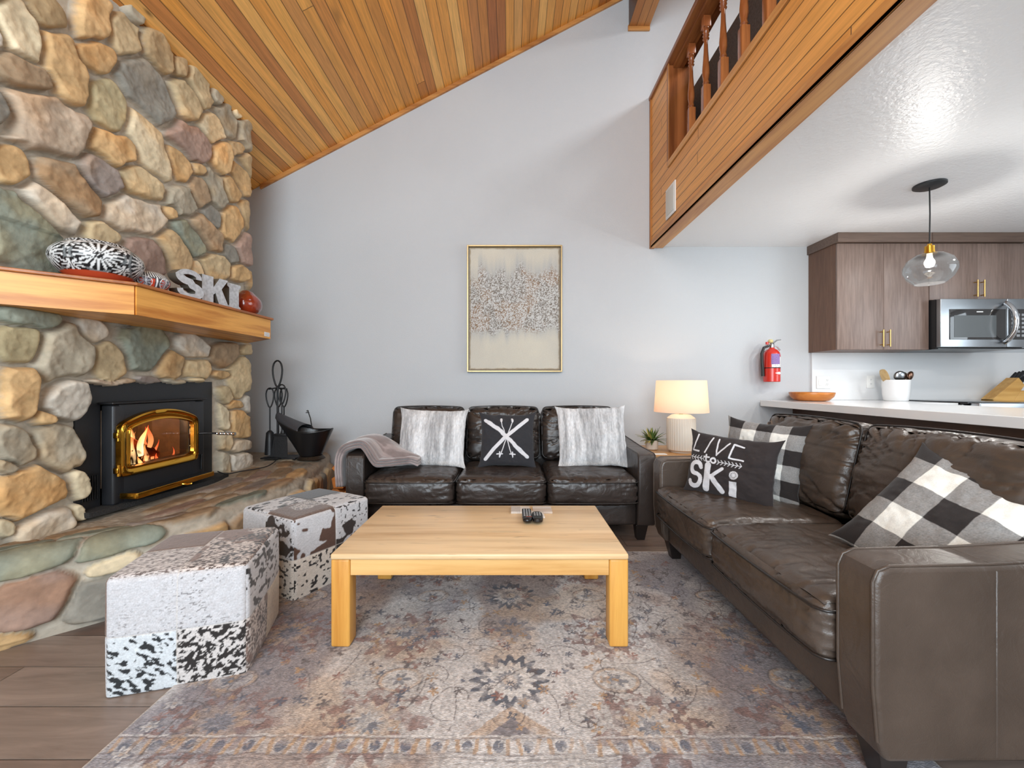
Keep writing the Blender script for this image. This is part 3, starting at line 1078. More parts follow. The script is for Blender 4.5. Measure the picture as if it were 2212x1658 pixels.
# ================================================================== STONE FIREPLACE
XC = -2.17     # mortar plane of the chimney breast
YC = 3.42      # its right-hand corner
STONES = """
1.801 2.593 8.39 -5.46 -6.75 -5.52 c
1.918 2.779 12.12 -6.62 -4.23 -9.52 t
2.128 2.939 7.82 -8.90 -11.11 -0.00 o
2.306 2.997 7.54 -6.94 -8.43 -3.19 T
2.509 3.066 7.38 -5.72 -5.46 -7.93 t
2.674 3.103 15.78 -12.88 -6.72 -10.63 t
1.816 2.424 9.00 -3.22 0.84 -13.55 n
1.994 2.576 5.41 -4.30 -7.46 -4.79 o
2.155 2.763 10.54 -4.20 2.57 -12.30 o
2.217 2.549 6.62 -6.49 -6.45 -3.23 k
2.452 2.792 4.73 -3.59 -2.69 -4.90 g
2.734 2.922 5.99 -5.73 -5.17 -5.12 T
2.843 3.088 5.79 -5.05 -4.66 -7.77 T
2.961 2.889 8.02 -7.76 -3.73 -5.79 c
3.123 3.075 5.05 -5.25 -4.49 -5.38 G
3.254 3.192 14.13 -11.71 -2.13 -15.72 c
1.918 2.268 5.90 -1.95 0.71 -6.96 p
2.234 2.336 7.95 -3.56 0.11 -10.28 o
2.473 2.478 3.64 -3.40 -4.83 -5.16 c
2.769 2.674 6.26 -4.62 -1.22 -6.19 m
3.056 2.725 4.30 -7.94 -9.16 -0.00 o
3.396 3.088 4.97 -5.59 -3.94 -5.16 G
3.241 2.899 9.69 0.00 9.11 -16.15 t
3.423 2.829 4.25 -5.27 -3.93 -4.72 t
1.786 1.992 6.55 -8.99 -13.87 -2.20 o
2.018 2.016 5.63 -3.67 -4.38 -7.34 n
2.161 2.137 7.46 -5.01 -3.84 -7.66 M
2.424 2.236 6.13 -3.04 -0.32 -10.45 T
2.682 2.502 5.14 -6.22 -8.14 -4.88 o
2.833 2.533 16.87 -11.87 -2.31 -19.21 o
2.862 2.390 5.56 -8.39 -8.78 -3.75 n
3.003 2.485 4.07 -5.56 -7.70 -5.15 G
3.317 2.691 4.09 -5.18 -4.76 -5.28 o
3.181 2.553 7.03 -8.20 -4.79 -6.80 t
1.936 1.880 5.90 -3.39 -4.59 -8.94 w
2.397 2.037 5.10 -0.93 2.04 -8.34 w
2.699 2.254 6.54 -6.56 -4.35 -6.22 G
2.609 2.142 15.23 -8.29 -1.34 -20.63 o
2.982 2.272 7.40 -9.03 -7.42 -8.78 g
3.193 2.293 2.19 -6.75 -8.12 1.01 o
3.423 2.459 4.18 -5.98 -4.81 -5.12 t
1.832 1.735 4.23 -2.08 -2.40 -5.23 b
2.177 1.860 8.36 -2.72 0.06 -16.51 T
2.438 1.832 5.11 -3.75 -3.34 -7.81 m
2.633 1.907 4.49 -5.69 -6.09 -5.55 t
2.769 2.041 4.70 -5.25 -5.39 -7.10 b
2.920 2.130 4.57 -4.66 -4.33 -8.42 n
3.169 2.061 4.97 -7.90 -8.91 -7.80 g
3.369 2.149 3.56 -6.45 -5.56 -3.88 m
3.003 1.911 7.07 -3.15 0.20 -10.04 T
2.843 1.845 8.26 -11.65 -11.34 -10.93 c
3.266 1.944 8.35 0.00 3.70 -13.84 o
3.479 1.948 3.18 -8.80 -8.50 -2.61 t
3.581 2.280 2.49 -6.94 -10.89 -0.65 c
3.596 2.647 3.63 -7.90 -10.74 -0.64 G
3.605 2.469 3.42 -8.35 -12.36 -0.74 o
3.024 3.141 10.76 -8.40 -2.02 -12.44 G
3.581 3.072 4.23 -6.92 -10.17 -1.61 G
3.596 1.851 2.48 -9.18 -7.98 -1.21 c
3.536 2.798 5.06 -9.34 -10.56 -1.63 t
2.370 3.182 17.70 -10.71 -2.56 -13.49 G
2.920 3.276 8.95 -6.52 -1.34 -10.94 G
1.855 1.369 7.87 -1.17 -1.01 -23.45 b
1.811 1.248 11.75 -1.72 -1.25 -11.31 k
2.005 1.212 6.64 2.31 3.30 -7.15 G
2.126 1.346 12.70 -6.75 -6.03 -13.28 w
2.234 1.201 10.48 0.00 0.56 -9.52 T
2.427 1.284 5.73 -2.27 -1.58 -6.73 b
2.612 1.191 3.71 8.65 9.19 -6.24 t
2.790 1.320 6.07 -2.75 -2.49 -13.06 w
2.834 1.162 7.84 0.00 0.37 -11.51 T
3.113 1.290 6.24 0.00 0.78 -10.97 n
3.396 1.357 5.42 2.38 5.46 -21.48 T
3.075 1.140 10.88 0.00 0.71 -31.12 o
3.296 1.119 0.74 -5.72 -6.33 -1.72 T
3.522 1.104 0.99 -8.45 -11.10 -3.22 c
3.492 1.268 0.90 -15.81 -19.46 -0.00 G
3.583 1.311 0.90 -13.35 -17.16 -0.00 t
1.806 1.034 -0.17 -8.36 -14.78 -0.00 o
2.005 0.995 4.93 7.51 9.86 -5.42 w
1.906 0.919 23.58 0.00 -1.99 -25.09 o
3.443 0.893 1.50 -8.51 -8.12 -4.60 w
3.098 0.987 4.84 -12.94 -14.98 -12.19 T
3.227 0.904 10.58 0.00 -1.20 -23.40 o
3.105 0.824 0.40 -9.29 -15.31 -3.82 c
3.314 0.744 1.80 -6.52 -6.01 -4.92 o
3.583 0.861 16.02 0.00 -1.37 -23.56 o
1.801 0.808 4.55 -8.37 -15.75 -7.12 G
1.970 0.770 3.17 -6.64 -9.60 -4.70 G
3.305 0.578 7.10 5.57 3.55 -15.67 w
3.105 0.651 -0.88 -11.80 -15.44 -1.92 c
3.542 0.506 -0.40 -7.60 -12.07 -3.35 c
3.305 0.428 4.40 -4.72 -5.23 -9.17 w
3.090 0.475 -1.73 -10.31 -17.16 -0.85 G
1.860 0.573 7.41 2.15 1.20 -7.84 o
2.049 0.579 0.51 -12.30 -31.39 -7.55 c
1.765 0.715 21.57 -11.30 -20.55 -22.72 G
1.912 0.419 7.99 3.49 3.09 -10.00 w
2.052 0.436 -4.89 -22.47 -46.80 -3.81 c
1.760 0.459 28.47 0.00 -9.45 -27.19 c
2.238 1.082 8.21 0.00 0.35 -64.12 p
2.452 1.088 11.13 -1.11 -3.68 -53.01 M
2.640 1.084 12.25 -1.32 -3.96 -60.16 G
2.821 1.092 11.04 -1.27 -2.98 -50.67 T
3.573 0.700 -0.51 -10.00 -13.58 -1.94 t
3.573 1.011 0.48 -13.34 -16.09 -2.33 c
3.532 1.443 1.43 -13.54 -19.02 -0.00 t
2.322 1.424 12.85 -1.20 2.20 -30.78 g
2.971 1.461 6.46 -1.53 0.10 -25.04 n
2.066 0.323 18.07 0.00 -8.37 -23.16 T
3.573 0.351 -1.70 -11.43 -12.39 -1.75 T
"""
PAL = {'c': (222, 205, 172), 'w': (210, 202, 188), 't': (186, 160, 122), 'T': (204, 182, 144), 'o': (208, 172, 124), 'n': (166, 142, 114),
       'g': (146, 142, 132), 'G': (178, 168, 148), 'b': (142, 148, 134), 'm': (164, 138, 124), 'M': (150, 138, 130), 'p': (192, 172, 150), 'k': (186, 172, 136)}
st = []
for l in STONES.strip().split('\n'):
    f = l.split()
    st.append([float(q) for q in f[:6]] + [f[6]])
rs = random.Random(11)
# stones that the view does not reach: further left, and round the right corner
for (u0, u1, z0, z1, N) in ((1.0, 1.70, 0.35, 3.2, 34), (3.52, 4.15, 0.35, 3.2, 40)):
    pts = []
    for _ in range(4000):
        p = (rs.uniform(u0, u1), rs.uniform(z0, z1))
        if all((p[0] - q[0]) ** 2 + (p[1] - q[1]) ** 2 > 0.026 for q in pts) and all((p[0] - q[0]) ** 2 + (p[1] - q[1]) ** 2 > 0.022 for q in st):
            pts.append(p)
        if len(pts) >= N:
            break
    for p in pts:
        a, bb, an = rs.uniform(0.09, 0.13), rs.uniform(0.06, 0.09), rs.uniform(0, PI)
        c, s = math.cos(an), math.sin(an)
        st.append([p[0], p[1], c / a, s / a, -s / bb, c / bb, rs.choice('ctTonGgw')])


def stone_field(u, z, stones, gap=0.21, seed=0, warp=0.018, pw=2.5):
    """returns relief 0..1, colour, for a plane of rounded field stones bedded in mortar"""
    uw = u + (fbm(u * 9, z * 9, o=2, seed=seed + 1) - 0.5) * warp * 2
    zw = z + (fbm(u * 9 + 7, z * 9, o=2, seed=seed + 2) - 0.5) * warp * 2
    d1 = np.full(u.shape, 9.0)
    d2 = np.full(u.shape, 9.0)
    id1 = np.zeros(u.shape, int)
    for i, s in enumerate(stones):
        du, dz = uw - s[0], zw - s[1]
        q0 = s[2] * du + s[3] * dz
        q1 = s[4] * du + s[5] * dz
        d = (np.abs(q0) ** pw + np.abs(q1) ** pw) ** (1 / pw)
        m = d < d1
        d2 = np.where(m, d1, np.minimum(d2, d))
        id1 = np.where(m, i, id1)
        d1 = np.where(m, d, d1)
    e = np.minimum(1.07 - d1, (d2 - d1) * 0.75 - gap * 0.5)
    h = np.clip(e / 0.24, 0, 1)
    h = np.sqrt(1 - (1 - h) ** 2)
    cols = np.array([lin(PAL[s[6]]) for s in stones])
    c = cols[id1]
    jit = np.array([0.90 + 0.2 * random.Random(i).random() for i in range(len(stones))])[id1]
    c = c * jit[..., None]
    f1 = fbm(u * 11 + id1 * 3.1, z * 11, o=4, seed=seed + 5)
    f2 = fbm(u * 5 + id1 * 1.7, z * 5 + 9, o=3, seed=seed + 6)
    f3 = fbm(u * 45, z * 45, o=3, seed=seed + 8)
    c = c * (0.72 + 0.56 * f1)[..., None]
    c = mix(c, c * np.array([1.06, 0.88, 0.68]), sstep(0.50, 0.72, f2) * 0.7)
    c = mix(c, c * np.array([0.82, 0.84, 0.84]), sstep(0.48, 0.30, f2) * 0.5)
    c = c * (0.86 + 0.28 * f3)[..., None]
    mort = lin((186, 176, 160)) * (0.82 + 0.3 * fbm(u * 30, z * 30, o=3, seed=seed + 7))[..., None]
    rim = sstep(0.02, 0.16, e)
    c = mix(mort, c, sstep(-0.01, 0.05, e))
    c = c * (0.80 + 0.20 * rim)[..., None] if False else c
    return h, e, c, d1, id1, f1, f3


du = 0.0065
ss = np.arange(1.05, YC + 0.62, du)
zz = np.arange(0.36, 3.235, du)
U, V = np.meshgrid(ss, zz, indexing='ij')
h, e, c, d1, id1, f1, f3 = stone_field(U, V, st, seed=3)
hgt = np.array([0.040 + 0.028 * random.Random(i + 99).random() for i in range(len(st))])[id1]
rel = h * hgt * (0.85 + 0.3 * f1) + (f3 - 0.5) * 0.006 + (f1 - 0.5) * 0.012 * h
# stones above the firebox sit flatter behind the mantel shelf
rel = rel * np.where((V > 1.40) & (V < 1.76) & (U < 2.3), 0.75, 1.0)
R = 0.07
arc = R * PI / 2
u_c = YC - R
t = np.clip((U - u_c) / arc, 0, 1) * PI / 2
px = XC - R + R * np.cos(t)
py = np.minimum(U, u_c) + R * np.sin(t)
px = px - np.maximum(U - u_c - arc, 0)
nx, ny = np.cos(t), np.sin(t)
P = np.stack([px + nx * rel, py + ny * rel, V], -1)
open_box = (U > 2.085) & (U < 2.985) & (V < 1.078)
cover = (d1 < 1.07) & (e > -0.02)
hole = open_box & ~cover
# keep only stones reaching in from the rim
deep = (U > 2.16) & (U < 2.955) & (V < 1.035)
hole = hole | deep
mq = ~(hole[:-1, :-1] & hole[1:, :-1] & hole[1:, 1:] & hole[:-1, 1:])
fp = thing('stone_fireplace', 'floor-to-ceiling river stone fireplace with raised hearth and oak mantel shelf', 'fireplace', (XC, 2.5, 0))
M_stone = attrmat('river_stone', 0.78, 0.5, 70, var=0.07, vscale=50, spec=0.3)
link('chimney_breast', grid_mesh('chimney_breast', P, cols=c, mask=mq), M_stone, fp, True, wl=1)
M_mortar = plain('mortar_core', (150, 138, 122), 0.9)
b = MB().box(XL + 0.002, XC - 0.30, 1.05, YC - 0.02, 0.001, 2.86)
b.box(XC - 0.30, XC - 0.005, 1.05, 2.085, 0.4, 2.95)
b.box(XC - 0.30, XC - 0.005, 2.99, YC - 0.02, 0.4, 2.95)
b.box(XC - 0.30, XC - 0.005, 2.085, 2.99, 1.08, 2.95)
b.build('masonry_core', M_mortar, fp, smooth=False, wl=1)

# hearth bench: path along its front edge, profile up the face and back over the top
front = [(-2.62, 1.19), (-2.03, 1.70), (-1.62, 2.09), (-1.50, 2.45), (-1.475, 2.95), (-1.555, 3.28), (-1.66, 3.66), (-1.76, 4.04)]
back = [(-2.70, 1.6), (-2.20, 1.95), (-2.20, 2.15), (-2.20, 2.5), (-2.20, 3.0), (-2.30, 3.35), (-2.5, 3.75), (-2.6, 4.04)]
ztop = [0.37, 0.375, 0.385, 0.40, 0.405, 0.41, 0.41, 0.41]
fr = [Vector(p) for p in front]
L = [0.0]
for i in range(1, len(fr)):
    L.append(L[-1] + (fr[i] - fr[i - 1]).length)
L = np.array(L)
fx, fy = np.array([p[0] for p in front]), np.array([p[1] for p in front])
bx_, by_ = np.array([p[0] for p in back]), np.array([p[1] for p in back])
s_ = np.arange(0, L[-1], 0.009)


def smooth1(a, k):
    ker = np.ones(k) / k
    ap = np.concatenate([np.full(k // 2, a[0]), a, np.full(k - 1 - k // 2, a[-1])])
    # keep the end slopes
    return np.convolve(ap, ker, 'valid')


ex = smooth1(np.interp(s_, L, fx), 25)
ey = smooth1(np.interp(s_, L, fy), 25)
qx, qy = np.interp(s_, L, bx_), np.interp(s_, L, by_)
zt = smooth1(np.interp(s_, L, ztop), 25)
tx, ty = np.gradient(ex), np.gradient(ey)
ln = np.hypot(tx, ty)
nxs, nys = ty / ln, -tx / ln
hr = random.Random(5)
# hand-laid pattern in (s, t): t<0.4 is the face, above that is the top surface
SC = L[1]
hst = []


def hs(s, t_, a, bb, deg, col):
    an = math.radians(deg)
    c_, s__ = math.cos(an), math.sin(an)
    hst.append([s, t_, c_ / a, s__ / a, -s__ / bb, c_ / bb, col])


hs(0.82, 0.38, 0.17, 0.062, 4, 'b'); hs(1.10, 0.385, 0.15, 0.055, 8, 'b'); hs(0.50, 0.36, 0.16, 0.06, 0, 'n')
hs(0.83, 0.20, 0.125, 0.115, 10, 'm'); hs(1.07, 0.265, 0.085, 0.045, 12, 'c'); hs(1.08, 0.11, 0.17, 0.11, -5, 'g')
hs(0.72, 0.04, 0.10, 0.05, 0, 'o'); hs(1.22, 0.26, 0.06, 0.05, 30, 'T'); hs(1.32, 0.13, 0.07, 0.09, 20, 'n')
hs(1.40, 0.30, 0.13, 0.055, 5, 'o'); hs(1.50, 0.12, 0.12, 0.09, 0, 'g'); hs(1.66, 0.28, 0.11, 0.06, 0, 'n')
hs(1.72, 0.10, 0.11, 0.08, 0, 'T'); hs(1.90, 0.28, 0.10, 0.06, 10, 'T'); hs(1.95, 0.10, 0.12, 0.08, 0, 'm')
hs(2.10, 0.30, 0.10, 0.05, 0, 'o'); hs(2.20, 0.14, 0.10, 0.08, 0, 'k'); hs(2.32, 0.28, 0.08, 0.09, 0, 'T'); hs(2.48, 0.30, 0.07, 0.05, 0, 'o'); hs(2.46, 0.16, 0.10, 0.06, 20, 'T')
hs(2.62, 0.20, 0.08, 0.12, 0, 'n'); hs(2.80, 0.2, 0.09, 0.12, 0, 'g'); hs(3.0, 0.2, 0.09, 0.12, 0, 'T'); hs(3.2, 0.2, 0.09, 0.12, 0, 'n')
# top slabs
hs(1.40, 0.455, 0.17, 0.045, 2, 'n'); hs(1.70, 0.45, 0.16, 0.045, -2, 'b'); hs(2.02, 0.46, 0.17, 0.05, 0, 'n'); hs(2.34, 0.47, 0.15, 0.06, 0, 'o')
hs(1.30, 0.54, 0.15, 0.04, 0, 'M'); hs(1.62, 0.56, 0.17, 0.05, 4, 'n'); hs(1.98, 0.58, 0.18, 0.06, 0, 'M'); hs(2.34, 0.60, 0.17, 0.06, 0, 'n')
hs(1.50, 0.67, 0.16, 0.05, 0, 'm'); hs(1.88, 0.70, 0.18, 0.05, 0, 'n'); hs(2.24, 0.73, 0.16, 0.06, 0, 'm'); hs(1.6, 0.80, 0.18, 0.06, 0, 'n'); hs(1.98, 0.84, 0.18, 0.06, 0, 'M'); hs(2.35, 0.86, 0.16, 0.06, 0, 'n')
hs(2.62, 0.50, 0.12, 0.07, 0, 'g'); hs(2.66, 0.66, 0.13, 0.07, 0, 'n'); hs(2.92, 0.52, 0.13, 0.08, 0, 'g'); hs(2.95, 0.70, 0.13, 0.08, 0, 'G'); hs(3.2, 0.6, 0.13, 0.12, 0, 'g')
for s0 in (0.1, 0.42, 0.70, 0.98):
    hs(s0 + 0.05, 0.52, 0.15, 0.06, 0, hr.choice('nbgM')); hs(s0, 0.66, 0.15, 0.06, 0, hr.choice('nbgM')); hs(s0, 0.12, 0.13, 0.1, 0, 'g') if s0 < 0.6 else None; hs(s0, 0.26, 0.12, 0.06, 0, 'n') if s0 < 0.6 else None
FACE = 0.40
tt = np.arange(0.0, 1.16, 0.009)
Sg, Tg = np.meshgrid(s_, tt, indexing='ij')
h, e, c, d1, id1, f1, f3 = stone_field(Sg, Tg, hst, seed=50, gap=0.12, warp=0.02)
top = sstep(FACE - 0.05, FACE + 0.05, Tg)
rel = h * (0.045 * (1 - top) + 0.014 * top) + (f3 - 0.5) * 0.006 + (f1 - 0.5) * 0.01
cdark = mix(c, c * np.array([0.66, 0.60, 0.55]), top * 0.8)
streak = fbm(Sg * 3, Tg * 40, o=3, seed=71)
cdark = cdark * (1 - top * 0.25 + top * 0.5 * (streak - 0.25))[..., None]
r = 0.05
E_ = np.stack([np.repeat(ex[:, None], len(tt), 1), np.repeat(ey[:, None], len(tt), 1)], -1)
Nn = np.stack([nxs, nys], -1)[:, None, :]
D = np.stack([qx - ex, qy - ey], -1)
dl = np.hypot(D[:, 0], D[:, 1])
Dn = (D / dl[:, None])[:, None, :]
ztg = zt[:, None]
ang = np.clip((Tg - (FACE - 0.04)) / 0.08, 0, 1) * PI / 2
zf = np.minimum(Tg, FACE - 0.04) / (FACE - 0.04) * (ztg - r)
zpos = zf + r * np.sin(ang)
inset = r * (1 - np.cos(ang))
far = np.clip((Tg - FACE - 0.04) / (tt[-1] - FACE - 0.04), 0, 1) * (dl[:, None] - r)
XY = E_ + Dn * (inset + far)[..., None] - Nn * 0.0
XY = XY + Nn * (rel * np.cos(ang) * np.where(Tg < 0.03, 0.3, 1))[..., None]
zpos = zpos + rel * np.sin(ang)
P = np.concatenate([XY, zpos[..., None]], -1)
link('hearth_bench', grid_mesh('hearth_bench', P, cols=cdark), M_stone, fp, True, wl=1)

# mantel shelf
M_mantel = wood('golden_oak', (236, 172, 84), (190, 116, 40), 'y', 0.34, grain=30, dist=13, rings=0.10)
M_mlip = wood('mantel_lip_oak', (176, 108, 56), (140, 78, 36), 'y', 0.3)
ms = thing('mantel_shelf', 'golden oak mantel shelf with angled ends, running across the stone chimney', 'mantel', (-1.95, 2.5, 1.4))
poly = [(-2.16, 1.668), (-1.797, 1.982), (-1.769, 3.030), (-2.14, 3.345)]
o = MB().prism(poly, 'z', 1.398, 1.5345).build('beam', M_mantel, ms, smooth=False, wl=1, bevel=0.002)


def offset(poly, d):
    (x0, y0), (x1, y1), (x2, y2), (x3, y3) = poly
    return [(x0, y0 - d * 1.3), (x1 + d, y1 - d * 0.5), (x2 + d, y2 + d * 0.5), (x3, y3 + d * 1.3)]


M_mboard = wood('golden_oak_board', (236, 172, 84), (192, 120, 44), 'x', 0.34, grain=30, dist=15, rings=0.10)
for (p0_, p1_) in ((poly[0], poly[1]), (poly[1], poly[2]), (poly[2], poly[3])):
    v0_, v1_ = Vector(p0_), Vector(p1_)
    d_ = v1_ - v0_
    bo = MB().box(0, d_.length, -0.012, -0.0005, 1.398, 1.534).build('face_board', M_mboard, ms, smooth=False)
    bo.location = (v0_.x + 1.95, v0_.y - 2.5, -1.4)
    bo.rotation_euler = (0, 0, math.atan2(d_.y, d_.x))
MB().prism(offset(poly, 0.028), 'z', 1.535, 1.55).build('lip', M_mlip, ms, smooth=False, wl=1, bevel=0.003)
o = MB().box(-1.7570, -1.7555, 2.955, 3.018, 1.41, 1.44).build('sticker', M_white, ms, smooth=False, wl=1)
for i in range(3):
    MB().box(-1.7554, -1.7549, 2.962, 3.010, 1.416 + i * 0.008, 1.4185 + i * 0.008).build('print', plain('sticker_print', (170, 170, 172), 0.6) if i == 0 else bpy.data.materials['sticker_print'], o, smooth=False)

# ------------------------------------------------------------------ stove insert
ins = thing('fireplace_insert', 'black wood-burning stove insert with arched brass door, fire burning inside', 'stove', (-2.15, 2.55, 0.42))
M_stove = plain('stove_black', (34, 35, 38), 0.42, bump=0.08, bscale=200)
# surround plate with an opening behind the body
b = MB()
b.box(XC - 0.004, XC + 0.010, 2.06, 2.185, 0.40, 1.085)
b.box(XC - 0.004, XC + 0.010, 2.835, 3.0, 0.40, 1.085)
b.box(XC - 0.004, XC + 0.010, 2.185, 2.835, 0.962, 1.085)
b.box(XC - 0.004, XC + 0.010, 2.185, 2.835, 0.40, 0.43)
b.build('surround', M_stove, ins, smooth=False, wl=1)
# vent grille low on the left
b = MB()
for i in range(7):
    y0 = 2.088 + i * 0.0125
    b.box(XC + 0.0105, XC + 0.0165, y0, y0 + 0.006, 0.475, 0.60, 0.001)
b.box(XC + 0.0103, XC + 0.013, 2.082, 2.172, 0.465, 0.475)
b.box(XC + 0.0103, XC + 0.013, 2.082, 2.172, 0.60, 0.61)
b.build('vent_grille', M_black, ins, smooth=False, wl=1)
# body: box front with rounded vertical edges and an opening
BX = -2.09
gy0, gy1, gz0, gz1 = 2.255, 2.695, 0.625, 0.80


def arch(y0, y1, zs, zp, n=18):
    """arch from (y1,zs) over the peak zp back to (y0,zs)"""
    return [(y1 + (y0 - y1) * i / n, zs + (zp - zs) * math.sin(PI * i / n) ** 0.8) for i in range(n + 1)]


inner = [(gy0, gz0), (gy1, gz0)] + arch(gy0, gy1, gz1, 0.855)
b = MB()
b.box(XC + 0.0105, BX, 2.185, 2.253, 0.43, 0.96, 0.012)
b.box(XC + 0.0105, BX, 2.698, 2.832, 0.43, 0.96, 0.012)
b.box(XC + 0.0105, BX - 0.001, 2.22, 2.75, 0.43, 0.62, 0.002)
b.box(XC + 0.0105, BX - 0.001, 2.22, 2.75, 0.865, 0.96, 0.002)
b.build('body', M_stove, ins, wl=1)
b = MB().box(XC + 0.011, BX + 0.012, 2.17, 2.84, 0.962, 0.974, 0.004)
b.build('top_ledge', M_black, ins, wl=1)
# firebox
b = MB()
x_back = XC - 0.29
b.box(x_back - 0.01, x_back, 2.19, 2.83, 0.50, 0.95)
fb = b.build('firebox_back', plain('firebrick', (92, 76, 62), 0.9, bump=0.5, bscale=60, var=0.3, vscale=20), ins, smooth=False, wl=1)
b = MB()
b.box(x_back, BX - 0.02, 2.19, 2.215, 0.50, 0.95)
b.box(x_back, BX - 0.02, 2.735, 2.76, 0.50, 0.95)
b.box(x_back, BX - 0.02, 2.19, 2.76, 0.50, 0.52)
b.box(x_back, BX - 0.02, 2.19, 2.76, 0.93, 0.95)
b.build('firebox_lining', bpy.data.materials['firebrick'], ins, smooth=False, wl=1)



def ring(outer, inner_, x0, x1, xi):
    """frame between two closed outlines (same count), bulging to x1 in the middle"""
    n = len(outer)
    P = []
    prof = [(0.0, x0), (0.04, x1 - 0.006), (0.18, x1), (0.5, x1 - 0.002), (0.72, x1 - 0.012), (0.80, x1 - 0.006), (0.92, x1 - 0.004), (1.0, xi)]
    for (t_, x) in prof:
        P.append([(x, o_[0] + (i_[0] - o_[0]) * t_, o_[1] + (i_[1] - o_[1]) * t_) for o_, i_ in zip(outer, inner_)])
    return np.array(P)


def resample(poly, n):
    pts = [Vector(p) for p in poly]
    pts.append(pts[0])
    Ls = [0]
    for i in range(1, len(pts)):
        Ls.append(Ls[-1] + (pts[i] - pts[i - 1]).length)
    out = []
    for k in range(n):
        d = Ls[-1] * k / n
        j = max(i for i in range(len(Ls)) if Ls[i] <= d + 1e-9)
        j = min(j, len(pts) - 2)
        f = (d - Ls[j]) / max(Ls[j + 1] - Ls[j], 1e-9)
        out.append(tuple(pts[j].lerp(pts[j + 1], f)))
    return out


oy0, oy1, oz0, oz1 = 2.195, 2.742, 0.572, 0.855
na = 24


def side_pts(y0, y1, z0, zs, zp):
    pts = []
    for i in range(20):
        pts.append((y0 + (y1 - y0) * i / 20, z0))
    for i in range(14):
        pts.append((y1, z0 + (zs - z0) * i / 14))
    for i in range(30):
        a = i / 30
        pts.append((y1 + (y0 - y1) * a, zs + (zp - zs) * (1 - (2 * a - 1) ** 2)))
    for i in range(14):
        pts.append((y0, zs + (z0 - zs) * i / 14))
    return pts


def rnd_poly(pts, k=2):
    for _ in range(k):
        n = len(pts)
        pts = [((pts[i - 1][0] + 2 * pts[i][0] + pts[(i + 1) % n][0]) / 4, (pts[i - 1][1] + 2 * pts[i][1] + pts[(i + 1) % n][1]) / 4) for i in range(n)]
    return pts


outer = rnd_poly(side_pts(oy0, oy1, oz0, oz1, 0.925), 2)
innr = rnd_poly(side_pts(gy0, gy1, gz0, 0.825, 0.862), 2)
Pr = ring(outer, innr, BX + 0.002, BX + 0.034, BX + 0.010)
me = grid_mesh('door_frame', Pr, closed_v=True)
df = link('door_frame', me, M_gold, ins, 40, wl=1)
df['label'] = 'arched polished brass door frame'
b = MB().prism([(p[0], p[1]) for p in innr], 'x', BX + 0.004, BX + 0.007)
b.build('door_glass', glass('stove_glass', (236, 232, 228), 0.0), ins, smooth=False, wl=1)
for z in (0.615, 0.80):
    b = MB().box(BX + 0.003, BX + 0.03, 2.176, 2.20, z - 0.016, z + 0.016, 0.005)
    b.tube([(BX + 0.022, 2.19, z - 0.03), (BX + 0.022, 2.19, z + 0.03)], 0.010, 14)
    b.build('hinge', M_gold, ins, wl=1)
b = MB().tube([(BX + 0.02, 2.742, 0.745), (BX + 0.06, 2.765, 0.745), (BX + 0.13, 2.775, 0.742)], 0.007, 10)
hd = b.build('door_handle', M_black, ins, wl=1, smooth=60)
pts = []
for i in range(90):
    a = i * 2 * PI / 10
    pts.append((BX + 0.125 + i * 0.0012, 2.775 + 0.009 * math.cos(a), 0.741 + 0.009 * math.sin(a)))
b = MB().tube(pts, 0.0028, 5)
b.tube([(BX + 0.12, 2.775, 0.741), (BX + 0.245, 2.778, 0.738)], [0.005, 0.011], 12)
b.build('handle_coil', M_chrome, hd, smooth=60)
b = MB().prism([(-1.985, 2.205), (-1.985, 2.765), (BX - 0.06, 2.83), (BX - 0.06, 2.205)], 'z', 0.478, 0.482)
b.build('ash_shelf', M_black, ins, smooth=False, wl=1)
b = MB().box(-1.985, -1.978, 2.203, 2.767, 0.462, 0.492, 0.002)
b.box(-2.075, -1.985, 2.203, 2.210, 0.462, 0.492, 0.002)
b.build('shelf_trim', M_gold, ins, wl=1)
b = MB().tube([(-1.978, 2.50, 0.470), (-1.955, 2.51, 0.466), (-1.945, 2.53, 0.466)], 0.006, 8)
b.build('draft_knob', M_gold, ins, wl=1)
b = MB().box(BX + 0.001, BX + 0.012, 2.79, 2.80, 0.50, 0.60, 0.002)
b.build('damper_rod', M_black, ins, wl=1)
b = MB().prism([(-2.165, 2.06), (-2.165, 3.0), (-2.04, 3.0), (-2.0, 2.80), (-2.03, 2.5), (-2.09, 2.06)], 'z', 0.405, 0.432)
b.build('base_ledge', plain('sooty_ledge', (38, 36, 35), 0.85, bump=0.9, bscale=220, var=0.5, vscale=180), ins, smooth=False, wl=1)

# logs and flames in the firebox
M_char = plain('charred_log', (60, 42, 34), 0.9, bump=1.0, bscale=40, var=0.55, vscale=14)


def log(p0, p1, r, label, mat):
    p0, p1 = Vector(p0), Vector(p1)
    n = 12
    b = MB()
    pts = [p0.lerp(p1, i / n) + Vector((rnd.uniform(-1, 1), rnd.uniform(-1, 1), rnd.uniform(-1, 1))) * r * 0.08 for i in range(n + 1)]
    b.tube(pts, [r * rnd.uniform(0.9, 1.08) for _ in pts], 14)
    o_ = b.build('burning_log', mat, None, smooth=40)
    c0 = (p0 + p1) / 2
    o_.data.transform(Matrix.Translation(-c0))
    o_.location = c0
    return tag(o_, label, 'log', 'logs burning in the stove')


